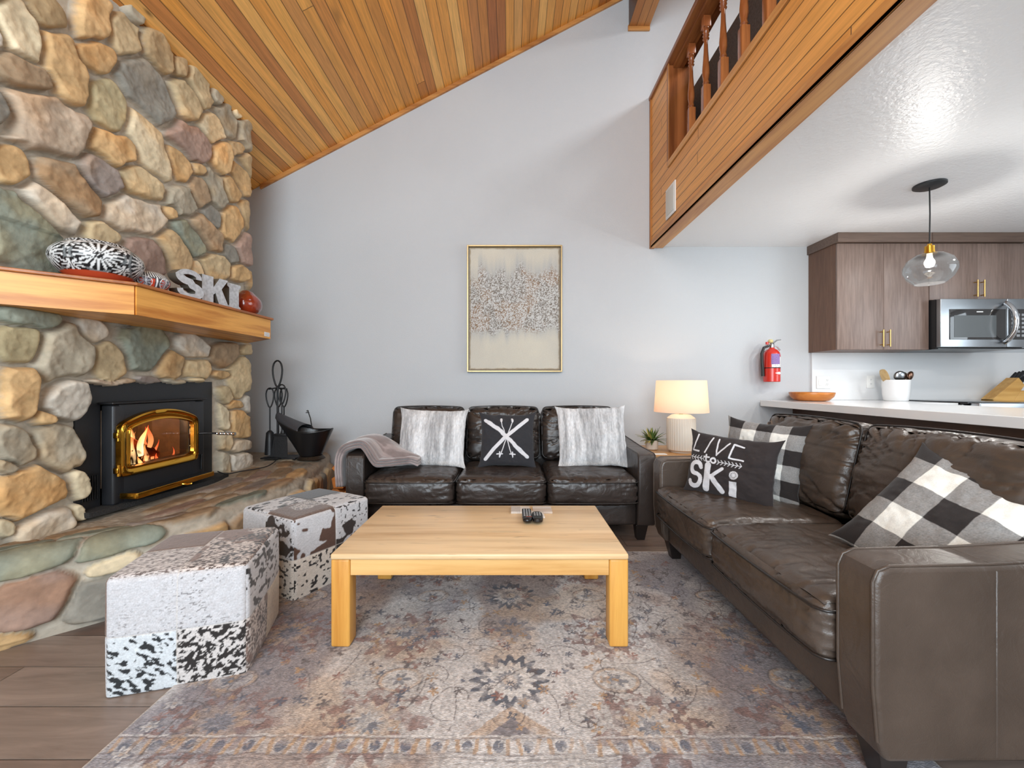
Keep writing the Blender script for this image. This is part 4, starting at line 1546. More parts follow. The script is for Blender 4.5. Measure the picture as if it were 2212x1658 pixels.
log((-2.20, 2.27, 0.565), (-2.36, 2.60, 0.565), 0.045, 'thick charred log at the bottom left inside the burning stove', M_char)
log((-2.16, 2.42, 0.56), (-2.38, 2.70, 0.56), 0.04, 'charred log at the bottom right inside the burning stove', M_char)
log((-2.15, 2.36, 0.655), (-2.32, 2.40, 0.655), 0.045, 'blackened log seen end-on in the middle of the fire', plain('black_log', (48, 40, 36), 0.9, bump=1, bscale=50, var=0.3, vscale=30))
log((-2.19, 2.30, 0.775), (-2.27, 2.64, 0.625), 0.033, 'glowing orange log leaning across the top of the fire', None or (lambda: (plain('glowing_log', (150, 70, 34), 0.9, bump=1, bscale=40, var=0.5, vscale=18)))())
m, nt, N, K, Pn = newmat('glowing_embers')
Pn.inputs['Roughness'].default_value = 0.9
tc = N.new('ShaderNodeTexCoord')
nz = N.new('ShaderNodeTexNoise')
nz.inputs['Scale'].default_value = 22
nz.inputs['Detail'].default_value = 6
K.new(tc.outputs['Object'], nz.inputs[0])
rp = N.new('ShaderNodeValToRGB')
rp.color_ramp.elements[0].position = 0.42
rp.color_ramp.elements[0].color = (0.01, 0.004, 0.003, 1)
rp.color_ramp.elements[1].position = 0.72
rp.color_ramp.elements[1].color = (1.0, 0.42, 0.16, 1)
q = rp.color_ramp.elements.new(0.56)
q.color = (0.75, 0.09, 0.03, 1)
K.new(nz.outputs[0], rp.inputs[0])
K.new(rp.outputs[0], Pn.inputs['Emission Color'])
Pn.inputs['Emission Strength'].default_value = 1.4
Pn.inputs['Base Color'].default_value = (0.05, 0.035, 0.03, 1)
M_ember = m
xs = np.linspace(x_back + 0.005, BX - 0.03, 40)
ys = np.linspace(2.22, 2.73, 80)
Xg, Yg = np.meshgrid(xs, ys, indexing='ij')
Zg = 0.535 + 0.05 * fbm(Xg * 14, Yg * 14, o=4, seed=2) + 0.05 * sstep(2.6, 2.25, Yg)
link('ember_bed', grid_mesh('ember_bed', np.stack([Xg, Yg, Zg], -1)), M_ember, ins, True, wl=1)
bpy.data.objects['ember_bed']['kind'] = 'stuff'


def flame_mat(name, a, b_, s):
    m, nt, N, K, Pn = newmat(name)
    out = N['Material Output']
    em = N.new('ShaderNodeEmission')
    tr = N.new('ShaderNodeBsdfTransparent')
    mxs = N.new('ShaderNodeMixShader')
    tc = N.new('ShaderNodeTexCoord')
    sp = N.new('ShaderNodeSeparateXYZ')
    K.new(tc.outputs['Generated'], sp.inputs[0])
    nz = N.new('ShaderNodeTexNoise')
    nz.inputs['Scale'].default_value = 14
    nz.inputs['Detail'].default_value = 3
    mp = N.new('ShaderNodeMapping')
    mp.inputs['Scale'].default_value = (1, 1, 0.3)
    K.new(tc.outputs['Object'], mp.inputs[0])
    K.new(mp.outputs[0], nz.inputs[0])
    rp = N.new('ShaderNodeValToRGB')
    rp.color_ramp.elements[0].color = (*a, 1)
    rp.color_ramp.elements[1].color = (*b_, 1)
    rp.color_ramp.elements[1].position = 0.9
    K.new(sp.outputs[2], rp.inputs[0])
    K.new(rp.outputs[0], em.inputs[0])
    em.inputs[1].default_value = s
    r2 = N.new('ShaderNodeValToRGB')
    r2.color_ramp.elements[0].position = 0.38
    r2.color_ramp.elements[1].position = 0.62
    K.new(nz.outputs[0], r2.inputs[0])
    K.new(r2.outputs[0], mxs.inputs[0])
    K.new(tr.outputs[0], mxs.inputs[1])
    K.new(em.outputs[0], mxs.inputs[2])
    K.new(mxs.outputs[0], out.inputs[0])
    return m


M_fl = flame_mat('flame_yellow', (1.0, 0.74, 0.36), (1.0, 0.30, 0.07), 3.4)
M_fl2 = flame_mat('flame_orange', (1.0, 0.36, 0.12), (0.8, 0.08, 0.02), 1.8)
M_fl.use_backface_culling = False
fl = [(-2.20, 2.285, 0.56, 0.24, 0.034, 0), (-2.22, 2.33, 0.57, 0.25, 0.030, 0), (-2.19, 2.315, 0.58, 0.20, 0.020, 1), (-2.26, 2.37, 0.62, 0.22, 0.036, 0), (-2.24, 2.42, 0.66, 0.19, 0.034, 0),
      (-2.27, 2.46, 0.64, 0.19, 0.026, 0), (-2.24, 2.51, 0.62, 0.19, 0.022, 1), (-2.25, 2.55, 0.60, 0.17, 0.018, 1), (-2.145, 2.435, 0.57, 0.15, 0.016, 0), (-2.13, 2.30, 0.53, 0.16, 0.026, 0),
      (-2.18, 2.26, 0.62, 0.20, 0.018, 1), (-2.14, 2.39, 0.54, 0.09, 0.022, 1), (-2.16, 2.53, 0.55, 0.10, 0.016, 1), (-2.17, 2.64, 0.55, 0.12, 0.010, 1), (-2.13, 2.345, 0.535, 0.09, 0.028, 0),
      (-2.125, 2.285, 0.56, 0.22, 0.030, 0), (-2.13, 2.33, 0.62, 0.18, 0.024, 0), (-2.125, 2.385, 0.66, 0.16, 0.022, 0), (-2.13, 2.44, 0.70, 0.13, 0.018, 1), (-2.12, 2.36, 0.54, 0.12, 0.020, 0),
      (-2.15, 2.48, 0.535, 0.08, 0.018, 1), (-2.24, 2.60, 0.58, 0.14, 0.012, 1), (-2.12, 2.27, 0.535, 0.08, 0.024, 1)]
for i, (x, y_, z, hh, w, k) in enumerate(fl):
    n = 14
    b = MB()
    ph = rnd.uniform(0, 6)
    pts = []
    rr = []
    for j in range(n):
        t_ = j / (n - 1)
        pts.append((x + 0.012 * math.sin(ph + 5 * t_), y_ + 0.018 * math.sin(ph + 4.2 * t_) * t_ + 0.02 * t_, z + hh * t_))
        rr.append(max(w * math.sin(PI * min(1, 0.25 + 0.75 * t_)) ** 0.9 * (1 - 0.25 * t_), 0.0006))
    b.tube(pts, rr, 10)
    b.v = [(x + (p[0] - x) * 0.5, p[1], p[2]) for p in b.v]
    b.build('flame', M_fl2 if k else M_fl, ins, smooth=True, wl=1)
point('fire_light', (-2.25, 2.42, 0.905), 6, (1.0, 0.5, 0.2), 0.01)

# ------------------------------------------------------------------ things on the mantel
def pot(name, label, x, y, R_, H_, fn, prof, dents=0):
    n, m = 220, 110
    tcur = np.linspace(0, 1, m)
    pr = np.array(prof)
    cum = np.concatenate([[0], np.cumsum(np.hypot(np.diff(pr[:, 0]), np.diff(pr[:, 1])))])
    cum /= cum[-1]
    rr = np.interp(tcur, cum, pr[:, 0])
    zz_ = np.interp(tcur, cum, pr[:, 1])
    k = np.array([1, 2, 3, 2, 1]) / 9
    rr[2:-2] = np.convolve(rr, k, 'valid')
    zz_[2:-2] = np.convolve(zz_, k, 'valid')
    th = np.linspace(0, 2 * PI, n, endpoint=False)
    TH, TT = np.meshgrid(th, tcur, indexing='ij')
    Rr = np.repeat(rr[None], n, 0) * R_
    P = np.stack([Rr * np.cos(TH), Rr * np.sin(TH), np.repeat(zz_[None], n, 0) * H_], -1)
    c = fn(TH, P[..., 2] / H_, Rr)
    me = grid_mesh(name, P, closed_u=True, cols=c)
    o = link(name, me, attrmat(name + '_glaze', 0.3, 0.05, 80, var=0.02, coat=0.2), None, True)
    o.location = (x, y, 1.5505)
    return tag(o, label, 'pot')


BK, WH, RD = lin((26, 27, 30)), lin((222, 224, 224)), lin((186, 74, 44))


def starburst(TH, Zn, c0, z0, ra, rz, petals=16):
    a = (TH - c0 + PI) % (2 * PI) - PI
    u, v = a / ra, (Zn - z0) / rz
    r_ = np.hypot(u, v)
    an = np.arctan2(v, u)
    f = np.abs(((an * petals / (2 * PI)) % 1) - 0.5) * 2
    wd = 0.66 * np.sin(PI * np.clip(r_, 0, 1) ** 0.8) ** 0.7
    return (r_ < 1), ((f < wd) & (r_ < 0.95)), (np.abs(r_ - 1) < 0.06)


def fn_big(TH, Zn, Rr):
    c = np.ones(TH.shape + (3,)) * BK
    zig = (((TH * 9 / PI + Zn * 5) % 1 < 0.35) | ((Zn * 9 + 0.5 * np.abs(((TH * 12 / PI) % 1) - 0.5)) % 1 < 0.22))
    c[zig] = WH * 0.85
    tri = ((TH * 20 / PI + Zn * 14) % 1 < 0.4)
    c[(Zn > 0.86) & tri] = WH
    c[(Zn > 0.86) & ~tri] = BK
    for c0 in np.arange(5) * 2 * PI / 5 + 5.50:
        for (m0, m1, m2) in (starburst(TH, Zn, c0, 0.53, 0.57, 0.36, 18),):
            c[m0] = BK
            c[m1] = WH
            c[m2] = lin((120, 126, 128))
        m0, m1, m2 = starburst(TH, Zn, c0 + PI / 5, 0.80, 0.30, 0.14, 9)
        c[m0] = BK
        c[m1] = WH
        m0, m1, m2 = starburst(TH, Zn, c0 + PI / 5, 0.27, 0.34, 0.14, 9)
        c[m0] = BK
        c[m1] = WH
    c[np.abs(Zn - 0.86) < 0.012] = WH
    c[Zn < 0.17] = RD
    return c


def fn_small(TH, Zn, Rr):
    c = np.ones(TH.shape + (3,)) * lin((70, 66, 70))
    f = ((TH * 6 / PI) % 1)
    c[(f < 0.16)] = WH
    c[(f > 0.5) & (f < 0.9) & (Zn < 0.55)] = lin((190, 70, 48))
    st_ = ((TH * 24 / PI + Zn * 3) % 1 < 0.5) & (Zn > 0.6)
    c[Zn > 0.6] = BK
    c[st_] = WH
    for c0 in np.arange(6) * PI / 3:
        m0, m1, m2 = starburst(TH, Zn, c0, 0.38, 0.34, 0.26, 8)
        c[m0 & m1] = lin((150, 148, 156))
        c[m2] = WH
    c[Zn < 0.08] = RD
    return c


pot('painted_pot', 'large black and white starburst painted pot with a red base on the mantel', -1.958, 1.972, 0.168, 0.178, fn_big,
    [(0.0, 0.0), (0.52, 0.0), (0.60, 0.04), (0.86, 0.27), (1.0, 0.52), (0.97, 0.70), (0.84, 0.84), (0.70, 0.90), (0.66, 1.0), (0.62, 0.99), (0.66, 0.88), (0.8, 0.7), (0.85, 0.4), (0.5, 0.06), (0.0, 0.05)])
pot('painted_pot', 'small dark and red patterned pot beside the large starburst pot', -1.885, 2.165, 0.088, 0.098, fn_small,
    [(0.0, 0.0), (0.5, 0.0), (0.82, 0.16), (1.0, 0.42), (0.97, 0.62), (0.80, 0.84), (0.62, 0.95), (0.5, 1.0), (0.48, 0.97), (0.6, 0.85), (0.85, 0.5), (0.5, 0.08), (0.0, 0.06)])
# polished stone-like gourd
n, m = 48, 28
TH, PH = np.meshgrid(np.linspace(0, 2 * PI, n, endpoint=False), np.linspace(-PI / 2 + 0.001, PI / 2 - 0.001, m), indexing='ij')
rr = np.cos(PH) ** 0.85
P = np.stack([0.086 * rr * np.cos(TH), 0.105 * rr * np.sin(TH), 0.078 * np.sin(PH) * (1 - 0.12 * rr * np.sin(TH)) + 0.018 * np.exp(-((np.sin(PH) - 1) / 0.1) ** 2)], -1)
P[..., 2] -= P[..., 2].min()
o = link('polished_gourd', grid_mesh('polished_gourd', P, closed_u=True), plain('polished_mahogany', (138, 48, 24), 0.12, var=0.45, vscale=9, coat=0.8), None, True)
o.location = (-1.865, 2.935, 1.5505)
tag(o, 'glossy reddish-brown gourd shaped ornament at the right end of the mantel', 'ornament')

# SKI letters
M_lf = plain('galvanised_face', (196, 199, 203), 0.42, metal=0.35, var=0.2, vscale=60, bump=0.2, bscale=80)
M_ls = plain('letter_side', (104, 98, 88), 0.5, metal=0.3)


def letter(ch, label, yc, width):
    H_ = 0.168
    def sc(pl):
        return [(-(p[0] - 0.5) * 1.0, p[1]) for p in pl]
    polys = []
    if ch == 'I':
        polys = [[(0, 0), (1, 0), (1, .12), (.86, .17), (.86, .83), (1, .88), (1, 1), (0, 1), (0, .88), (.14, .83), (.14, .17), (0, .12)]]
    elif ch == 'K':
        polys = [[(0, 0), (.42, 0), (.42, .36), (.50, .44), (.66, 0), (1.04, 0), (.74, .62), (1.0, 1), (.66, 1), (.42, .62), (.42, 1), (0, 1)]]
    else:
        def arcp(cx, cy, rx, ry, a0, a1, n):
            return [(cx + rx * math.cos(math.radians(a0 + (a1 - a0) * i / n)), cy + ry * math.sin(math.radians(a0 + (a1 - a0) * i / n))) for i in range(n + 1)]
        cl = arcp(0.5, 0.735, 0.32, 0.165, 20, 270, 16) + arcp(0.5, 0.28, 0.33, 0.18, 90, -160, 16)[1:]
        cl = [(.80, .70)] + cl + [(.17, .30)]
        Wd = 0.125
        left, right = [], []
        for i, p in enumerate(cl):
            a = cl[max(i - 1, 0)]
            c_ = cl[min(i + 1, len(cl) - 1)]
            dx, dy = c_[0] - a[0], c_[1] - a[1]
            l_ = math.hypot(dx, dy)
            nx_, ny_ = -dy / l_, dx / l_
            wv = 0.10 + 0.05 * (1 if 10 < i < 26 else 0)
            left.append((p[0] + nx_ * wv, p[1] + ny_ * wv * 0.8))
            right.append((p[0] - nx_ * wv, p[1] - ny_ * wv * 0.8))
        polys = [('strip', left, right)]
    t_ = thing('letter_block', label, 'decorative letter', (-1.835, yc, 1.5505), 0, None)
    mf, ms_ = MB(), MB()
    d = 0.028
    for pl in polys:
        if pl[0] == 'strip':
            _, A, B_ = pl
            n = len(A)
            V_ = []
            for (x_) in (d, -d):
                V_ += [(x_, (p[0] - 0.5) * width, p[1] * H_) for p in A]
                V_ += [(x_, (p[0] - 0.5) * width, p[1] * H_) for p in B_]
            F1 = [(i, i + 1, n + i + 1, n + i) for i in range(n - 1)]
            mf.add([(v_[0] + 0.0005, v_[1], v_[2]) for v_ in V_[:2 * n]], F1)
            F2 = [(2 * n + i, 2 * n + i + 1, 3 * n + i + 1, 3 * n + i) for i in range(n - 1)]
            F2 += [(i, i + 1, 2 * n + i + 1, 2 * n + i) for i in range(n - 1)] + [(n + i, n + i + 1, 3 * n + i + 1, 3 * n + i) for i in range(n - 1)]
            F2 += [(0, n, 3 * n, 2 * n), (n - 1, 2 * n - 1, 4 * n - 1, 3 * n - 1)] + F1
            ms_.add(V_, F2)
        else:
            q_ = [((p[0] - 0.5) * width, p[1] * H_) for p in pl]
            ms_.prism(q_, 'x', -d, d)
            mf.prism(q_, 'x', d + 0.0002, d + 0.001)
    zmin = min(v_[2] for v_ in ms_.v)
    for q_ in (mf, ms_):
        q_.v = [(v_[0], v_[1], v_[2] - zmin) for v_ in q_.v]
    ms_.build('sides', M_ls, t_, smooth=30)
    mf.build('face', M_lf, t_, smooth=False)
    t_.rotation_euler = (0, 0, math.radians(-12))
    return t_


letter('S', 'galvanised metal letter S standing on the mantel', 2.345, 0.175)
letter('K', 'galvanised metal letter K standing on the mantel', 2.545, 0.175)
letter('I', 'galvanised metal letter I standing on the mantel', 2.715, 0.10)

# ------------------------------------------------------------------ fire tools, scuttle, firewood
t = thing('fireplace_tool_set', 'black wrought iron fire tool stand behind the stone corner', 'fireplace tools', (-2.06, 3.66, 0.425))
b = MB().box(-0.10, 0.20, -0.09, 0.09, 0.0, 0.012, 0.004)
b.build('base', M_black, t)
b = MB().tube([(0, 0, 0.01), (0, 0, 0.62)], 0.008, 10)
lp = [(0, 0, 0.62)] + [(0.04 * math.sin(a) * (1 - 0.3 * math.cos(a)), 0, 0.735 - 0.115 * math.cos(a)) for a in np.linspace(0.15, 2 * PI - 0.15, 22)]
b.tube(lp, 0.0075, 10)
b.tube([(-0.075, 0, 0.60), (0, 0, 0.612), (0.085, 0, 0.60)], 0.006, 8)
b.build('stand', M_black, t, smooth=60)


def tool(dx, dy, ztop, kind):
    b = MB()
    lp = [(dx + 0.032 * math.sin(a) * (1 - 0.35 * math.cos(a)), dy, ztop - 0.075 - 0.085 * math.cos(a)) for a in np.linspace(0.1, 2 * PI - 0.1, 20)]
    b.tube(lp, 0.006, 8)
    b.tube([(dx, dy, ztop - 0.16), (dx, dy, 0.20 if kind != 'poker' else 0.03)], 0.006, 8)
    if kind == 'shovel':
        P_ = [(dx - 0.055, dy - 0.02, 0.20), (dx + 0.055, dy - 0.02, 0.20), (dx + 0.075, dy - 0.05, 0.02), (dx - 0.07, dy - 0.05, 0.02)]
        v_ = P_ + [(p[0], p[1] + 0.006, p[2]) for p in P_]
        b.add(v_, [(0, 1, 2, 3), (7, 6, 5, 4), (0, 4, 5, 1), (1, 5, 6, 2), (2, 6, 7, 3), (3, 7, 4, 0)])
        b.box(dx - 0.055, dx + 0.055, dy - 0.03, dy + 0.0, 0.195, 0.215, 0.004)
    elif kind == 'brush':
        b.lathe([(0.012, 0.24), (0.03, 0.22), (0.036, 0.14), (0.042, 0.03)], 14, (dx, dy, 0))
    elif kind == 'poker':
        b.tube([(dx, dy, 0.12), (dx + 0.03, dy, 0.10), (dx + 0.035, dy, 0.13)], 0.005, 8)
    else:
        b.tube([(dx, dy, 0.30), (dx - 0.03, dy, 0.2), (dx + 0.005, dy, 0.05)], 0.005, 8)
        b.tube([(dx, dy, 0.30), (dx + 0.03, dy, 0.2), (dx - 0.005, dy, 0.05)], 0.005, 8)
    return b


for (dx, dy, zt_, kd, nm, lb) in ((0.055, -0.03, 0.63, 'shovel', 'fire_shovel', 'black ash shovel hanging at the front of the fire tool stand'),
                                  (-0.055, -0.02, 0.60, 'brush', 'hearth_brush', 'black hearth brush hanging left on the fire tool stand'),
                                  (0.03, 0.05, 0.60, 'tongs', 'fire_tongs', 'black fire tongs hanging at the back of the tool stand'),
                                  (-0.02, 0.05, 0.60, 'poker', 'fire_poker', 'black poker hanging behind the hearth brush')):
    o = tool(dx, dy, zt_, kd).build(nm, M_black, None, smooth=50)
    o.location = t.location
    tag(o, lb, 'fireplace tool', 'tools on the fire tool stand')

t = thing('coal_scuttle', 'black metal coal scuttle on the right end of the stone hearth', 'coal bucket', (-1.735, 3.60, 0.425))
M_scut = plain('scuttle_black', (20, 20, 22), 0.3, bump=0.15, bscale=120, spec=0.5)
n, m = 64, 20
TH, TT = np.meshgrid(np.linspace(0, 2 * PI, n, endpoint=False), np.linspace(0, 1, m), indexing='ij')
left = np.clip(-np.cos(TH), 0, 1) ** 2.0
ra = 0.105 + (0.205 - 0.105) * TT + left * TT * 0.115 - 0.02
rb = 0.095 + 0.05 * TT
zr = 0.03 + TT * (0.235 + left * 0.075 - 0.02 * np.abs(np.sin(TH)))
P = np.stack([ra * np.cos(TH), rb * np.sin(TH) * (1 - 0.25 * left * TT), zr], -1)
o = link('bucket', grid_mesh('bucket', P, closed_u=True), M_scut, t, True)
sd = o.modifiers.new('s', 'SOLIDIFY')
sd.thickness = 0.004
MB().lathe([(0.0, 0.0), (0.11, 0.0), (0.112, 0.006), (0.09, 0.03), (0.0, 0.03)], 40, cap=False).build('foot', plain('antique_foot', (58, 48, 38), 0.4, metal=0.6, bump=0.8, bscale=160), t, smooth=40)
# hood covering the spout half of the rim
n = 16
P = np.zeros((n, 15, 3))
for i in range(n):
    th_ = math.radians(104 + 74 * i / (n - 1))
    lf = max(0.0, -math.cos(th_)) ** 2.0
    rx_ = (0.185 + lf * 0.115) * math.cos(th_)
    ry_ = 0.145 * math.sin(th_) * (1 - 0.25 * lf)
    rz_ = 0.265 + lf * 0.075 - 0.02 * abs(math.sin(th_))
    for j in range(15):
        a = PI * j / 14
        P[i, j] = (rx_ - 0.012 * math.sin(a), ry_ * math.cos(a), rz_ + (0.045 + 0.035 * lf) * math.sin(a) * min(1, ry_ / 0.03))
o = link('spout_hood', grid_mesh('spout_hood', P), plain('hood_grey_black', (58, 58, 62), 0.5), t, True)
o.modifiers.new('s', 'SOLIDIFY').thickness = 0.003
b = MB().tube([(-0.04, 0.10, 0.25), (-0.07, 0.13, 0.34), (-0.10, 0.14, 0.41)], 0.005, 8)
b.box(-0.115, -0.085, 0.136, 0.144, 0.385, 0.392)
b.box(-0.11, -0.09, 0.136, 0.144, 0.40, 0.407)
b.build('bail_handle', M_scut, t, smooth=60)

# power cord over the hearth
pts = [(-2.02, 2.86, 0.47), (-2.0, 2.92, 0.44), (-1.98, 3.05, 0.432), (-1.90, 3.2, 0.432), (-1.93, 3.38, 0.436), (-1.97, 3.48, 0.436), (-1.98, 3.6, 0.437)]
P_ = [Vector(p) for p in pts]
fine_ = []
for i in range(len(P_) - 1):
    p0, p1, p2, p3 = P_[max(i - 1, 0)], P_[i], P_[i + 1], P_[min(i + 2, len(P_) - 1)]
    for k in range(8):
        q = k / 8
        fine_.append(0.5 * ((2 * p1) + (p2 - p0) * q + (2 * p0 - 5 * p1 + 4 * p2 - p3) * q * q + (3 * p1 - p0 - 3 * p2 + p3) * q ** 3))
fine_.append(P_[-1])
o = MB().tube(fine_, 0.004, 8).build('power_cord', M_black, smooth=60)
tag(o, 'thin black power cord lying along the stone hearth', 'cord')

# firewood
M_fw = plain('split_firewood', (196, 116, 48), 0.7, bump=0.5, bscale=50, var=0.3, vscale=14, stretch=(1, 0.2, 1))
M_fw2 = plain('pale_split_firewood', (206, 142, 74), 0.7, bump=0.5, bscale=50, var=0.3, vscale=14, stretch=(1, 0.2, 1))
M_bark = plain('bark', (120, 74, 42), 0.9, bump=1, bscale=60, var=0.4, vscale=30)
logs = [(-1.465, 0.06, 0.075, 5, 0), (-1.34, 0.055, 0.07, 4, 1), (-1.225, 0.06, 0.07, 5, 0), (-1.43, 0.175, 0.072, 4, 0), (-1.31, 0.165, 0.065, 5, 1), (-1.20, 0.17, 0.06, 4, 0),
        (-1.39, 0.285, 0.07, 5, 0), (-1.27, 0.275, 0.068, 4, 1), (-1.385, 0.395, 0.075, 4, 0), (-1.275, 0.385, 0.06, 5, 1), (-1.205, 0.45, 0.058, 4, 0)]
pos = ['on the floor beside the hearth', 'on the floor in the middle', 'on the floor next to the sofa arm', 'second layer, against the hearth', 'second layer, middle', 'second layer, by the sofa arm',
       'third layer, left', 'third layer, right', 'large top left', 'top layer, middle', 'topmost right against the sofa arm']
for i, (x, z, r, k, mt_) in enumerate(logs):
    a0 = rnd.uniform(0, 6)
    pl = [(r * rnd.uniform(0.86, 1.05) * math.cos(a0 + 2 * PI * j / k), r * rnd.uniform(0.8, 1.0) * math.sin(a0 + 2 * PI * j / k)) for j in range(k)]
    y0 = 3.33 + rnd.uniform(-0.02, 0.03)
    t = thing('firewood_log', 'split orange firewood log, ' + pos[i], 'firewood', (x, y0 + 0.2, z), 0, 'firewood stacked between hearth and sofa')
    MB().prism(pl, 'y', -0.19, 0.2).build('split_wood', M_fw2 if mt_ else M_fw, t, smooth=False, bevel=0.006)

# ================================================================== FURNITURE
M_pine = wood('worn_blond_wood', (232, 202, 158), (204, 164, 114), 'x', 0.36, grain=22, dist=3, marks=0.35)
M_pine2 = wood('honey_wood_apron', (228, 184, 120), (202, 150, 84), 'x', 0.4, grain=22, dist=3)
M_pinez = wood('honey_wood_leg', (224, 168, 84), (194, 130, 52), 'z', 0.4, grain=20, dist=4)
t = thing('coffee_table', 'rectangular blond wood coffee table with chunky square legs on the rug', 'coffee table', (-0.13, 2.0, 0.013))
MB().box(-0.597, 0.597, -0.335, 0.335, 0.3535, 0.3775, 0.007).build('tabletop', M_pine, t)
for sx in (-1, 1):
    for sy in (-1, 1):
        lx = 0.560 * sx
        MB().box(lx - 0.038, lx + 0.038, 0.29 * sy - 0.038, 0.29 * sy + 0.038, 0, 0.353, 0.008).build('leg', M_pinez, t)
MB().box(-0.52, 0.52, -0.322, -0.302, 0.288, 0.353).build('apron', M_pine2, t, smooth=False)
MB().box(-0.52, 0.52, 0.302, 0.322, 0.288, 0.353).build('apron', M_pine2, t, smooth=False)
b = MB().box(-0.592, -0.572, -0.25, 0.25, 0.288, 0.353)
b.build('apron', M_pine2, t, smooth=False)
b = MB().box(0.572, 0.592, -0.25, 0.25, 0.288, 0.353)
b.build('apron', M_pine2, t, smooth=False)
TT_ = 0.3908


def coaster(x, y, rz, label, mat2):
    t = thing('coaster', label, 'coaster', (x, y, TT_), rz, 'square coasters on the coffee table')
    MB().box(-0.05, 0.05, -0.05, 0.05, 0.0, 0.010, 0.001).build('marble_half', plain('white_marble', (224, 216, 208), 0.4, var=0.05) if 'white_marble' not in bpy.data.materials else bpy.data.materials['white_marble'], t)
    if mat2 == 0:
        MB().box(-0.0502, 0.0, -0.0502, 0.0502, -0.0, 0.0104).build('grey_half', plain('speckled_stone', (190, 182, 174), 0.6, var=0.12, vscale=160), t, smooth=False)
    elif mat2 == 1:
        MB().box(-0.0502, 0.0502, -0.0502, 0.005, -0.0, 0.0104).build('wood_half', plain('weathered_wood', (190, 176, 164), 0.6, var=0.25, vscale=24, stretch=(0.2, 1, 1)), t, smooth=False)
    return t


coaster(0.045, 2.235, 0, 'square coaster, half white half speckled grey, at the back left beside the remotes', 0)
coaster(0.162, 2.235, 0, 'square coaster, half white half weathered wood, at the back right of the table', 1)
coaster(0.114, 2.155, 0.05, 'white coaster partly under the rounded remote', 2)
M_rem = plain('remote_black', (20, 20, 22), 0.25)
M_btn = plain('remote_button', (150, 150, 150), 0.4)
t = thing('remote_control', 'long black remote control with grey buttons and rounded end on the coffee table', 'remote control', (0.075, 2.085, TT_))
MB().box(-0.024, 0.024, -0.055, 0.095, 0.011, 0.030, 0.007).build('case', M_rem, t)
MB().lathe([(0.0, 0.011), (0.02, 0.011), (0.023, 0.016), (0.023, 0.024), (0.018, 0.029), (0, 0.03)], 24, (0, -0.055, 0), cap=False).build('rounded_end', M_rem, t, smooth=50)
for i in range(7):
    for j in range(3):
        MB().box(-0.017 + j * 0.013, -0.009 + j * 0.013, -0.035 + i * 0.017, -0.026 + i * 0.017, 0.030, 0.0325, 0.001).build('button', M_btn, t)
MB().box(-0.006, 0.022, -0.047, -0.040, 0.0301, 0.0312).build('stripe', plain('red_brown_strip', (140, 60, 38), 0.4), t, smooth=False)
t = thing('remote_control', 'short rounded black remote control leaning on the white coaster', 'remote control', (0.126, 2.065, TT_))
n = 28
pl = [(0.027 * math.copysign(abs(math.cos(a)) ** 0.6, math.cos(a)), 0.062 * math.copysign(abs(math.sin(a)) ** 0.6, math.sin(a))) for a in np.linspace(0, 2 * PI, n, endpoint=False)]
MB().prism(pl, 'z', 0.011, 0.031).build('case', M_rem, t, bevel=0.005)
for i in range(4):
    for j in range(3):
        MB().box(-0.017 + j * 0.013, -0.009 + j * 0.013, -0.012 + i * 0.015, -0.004 + i * 0.015, 0.0315, 0.0335, 0.001).build('button', M_btn, t)


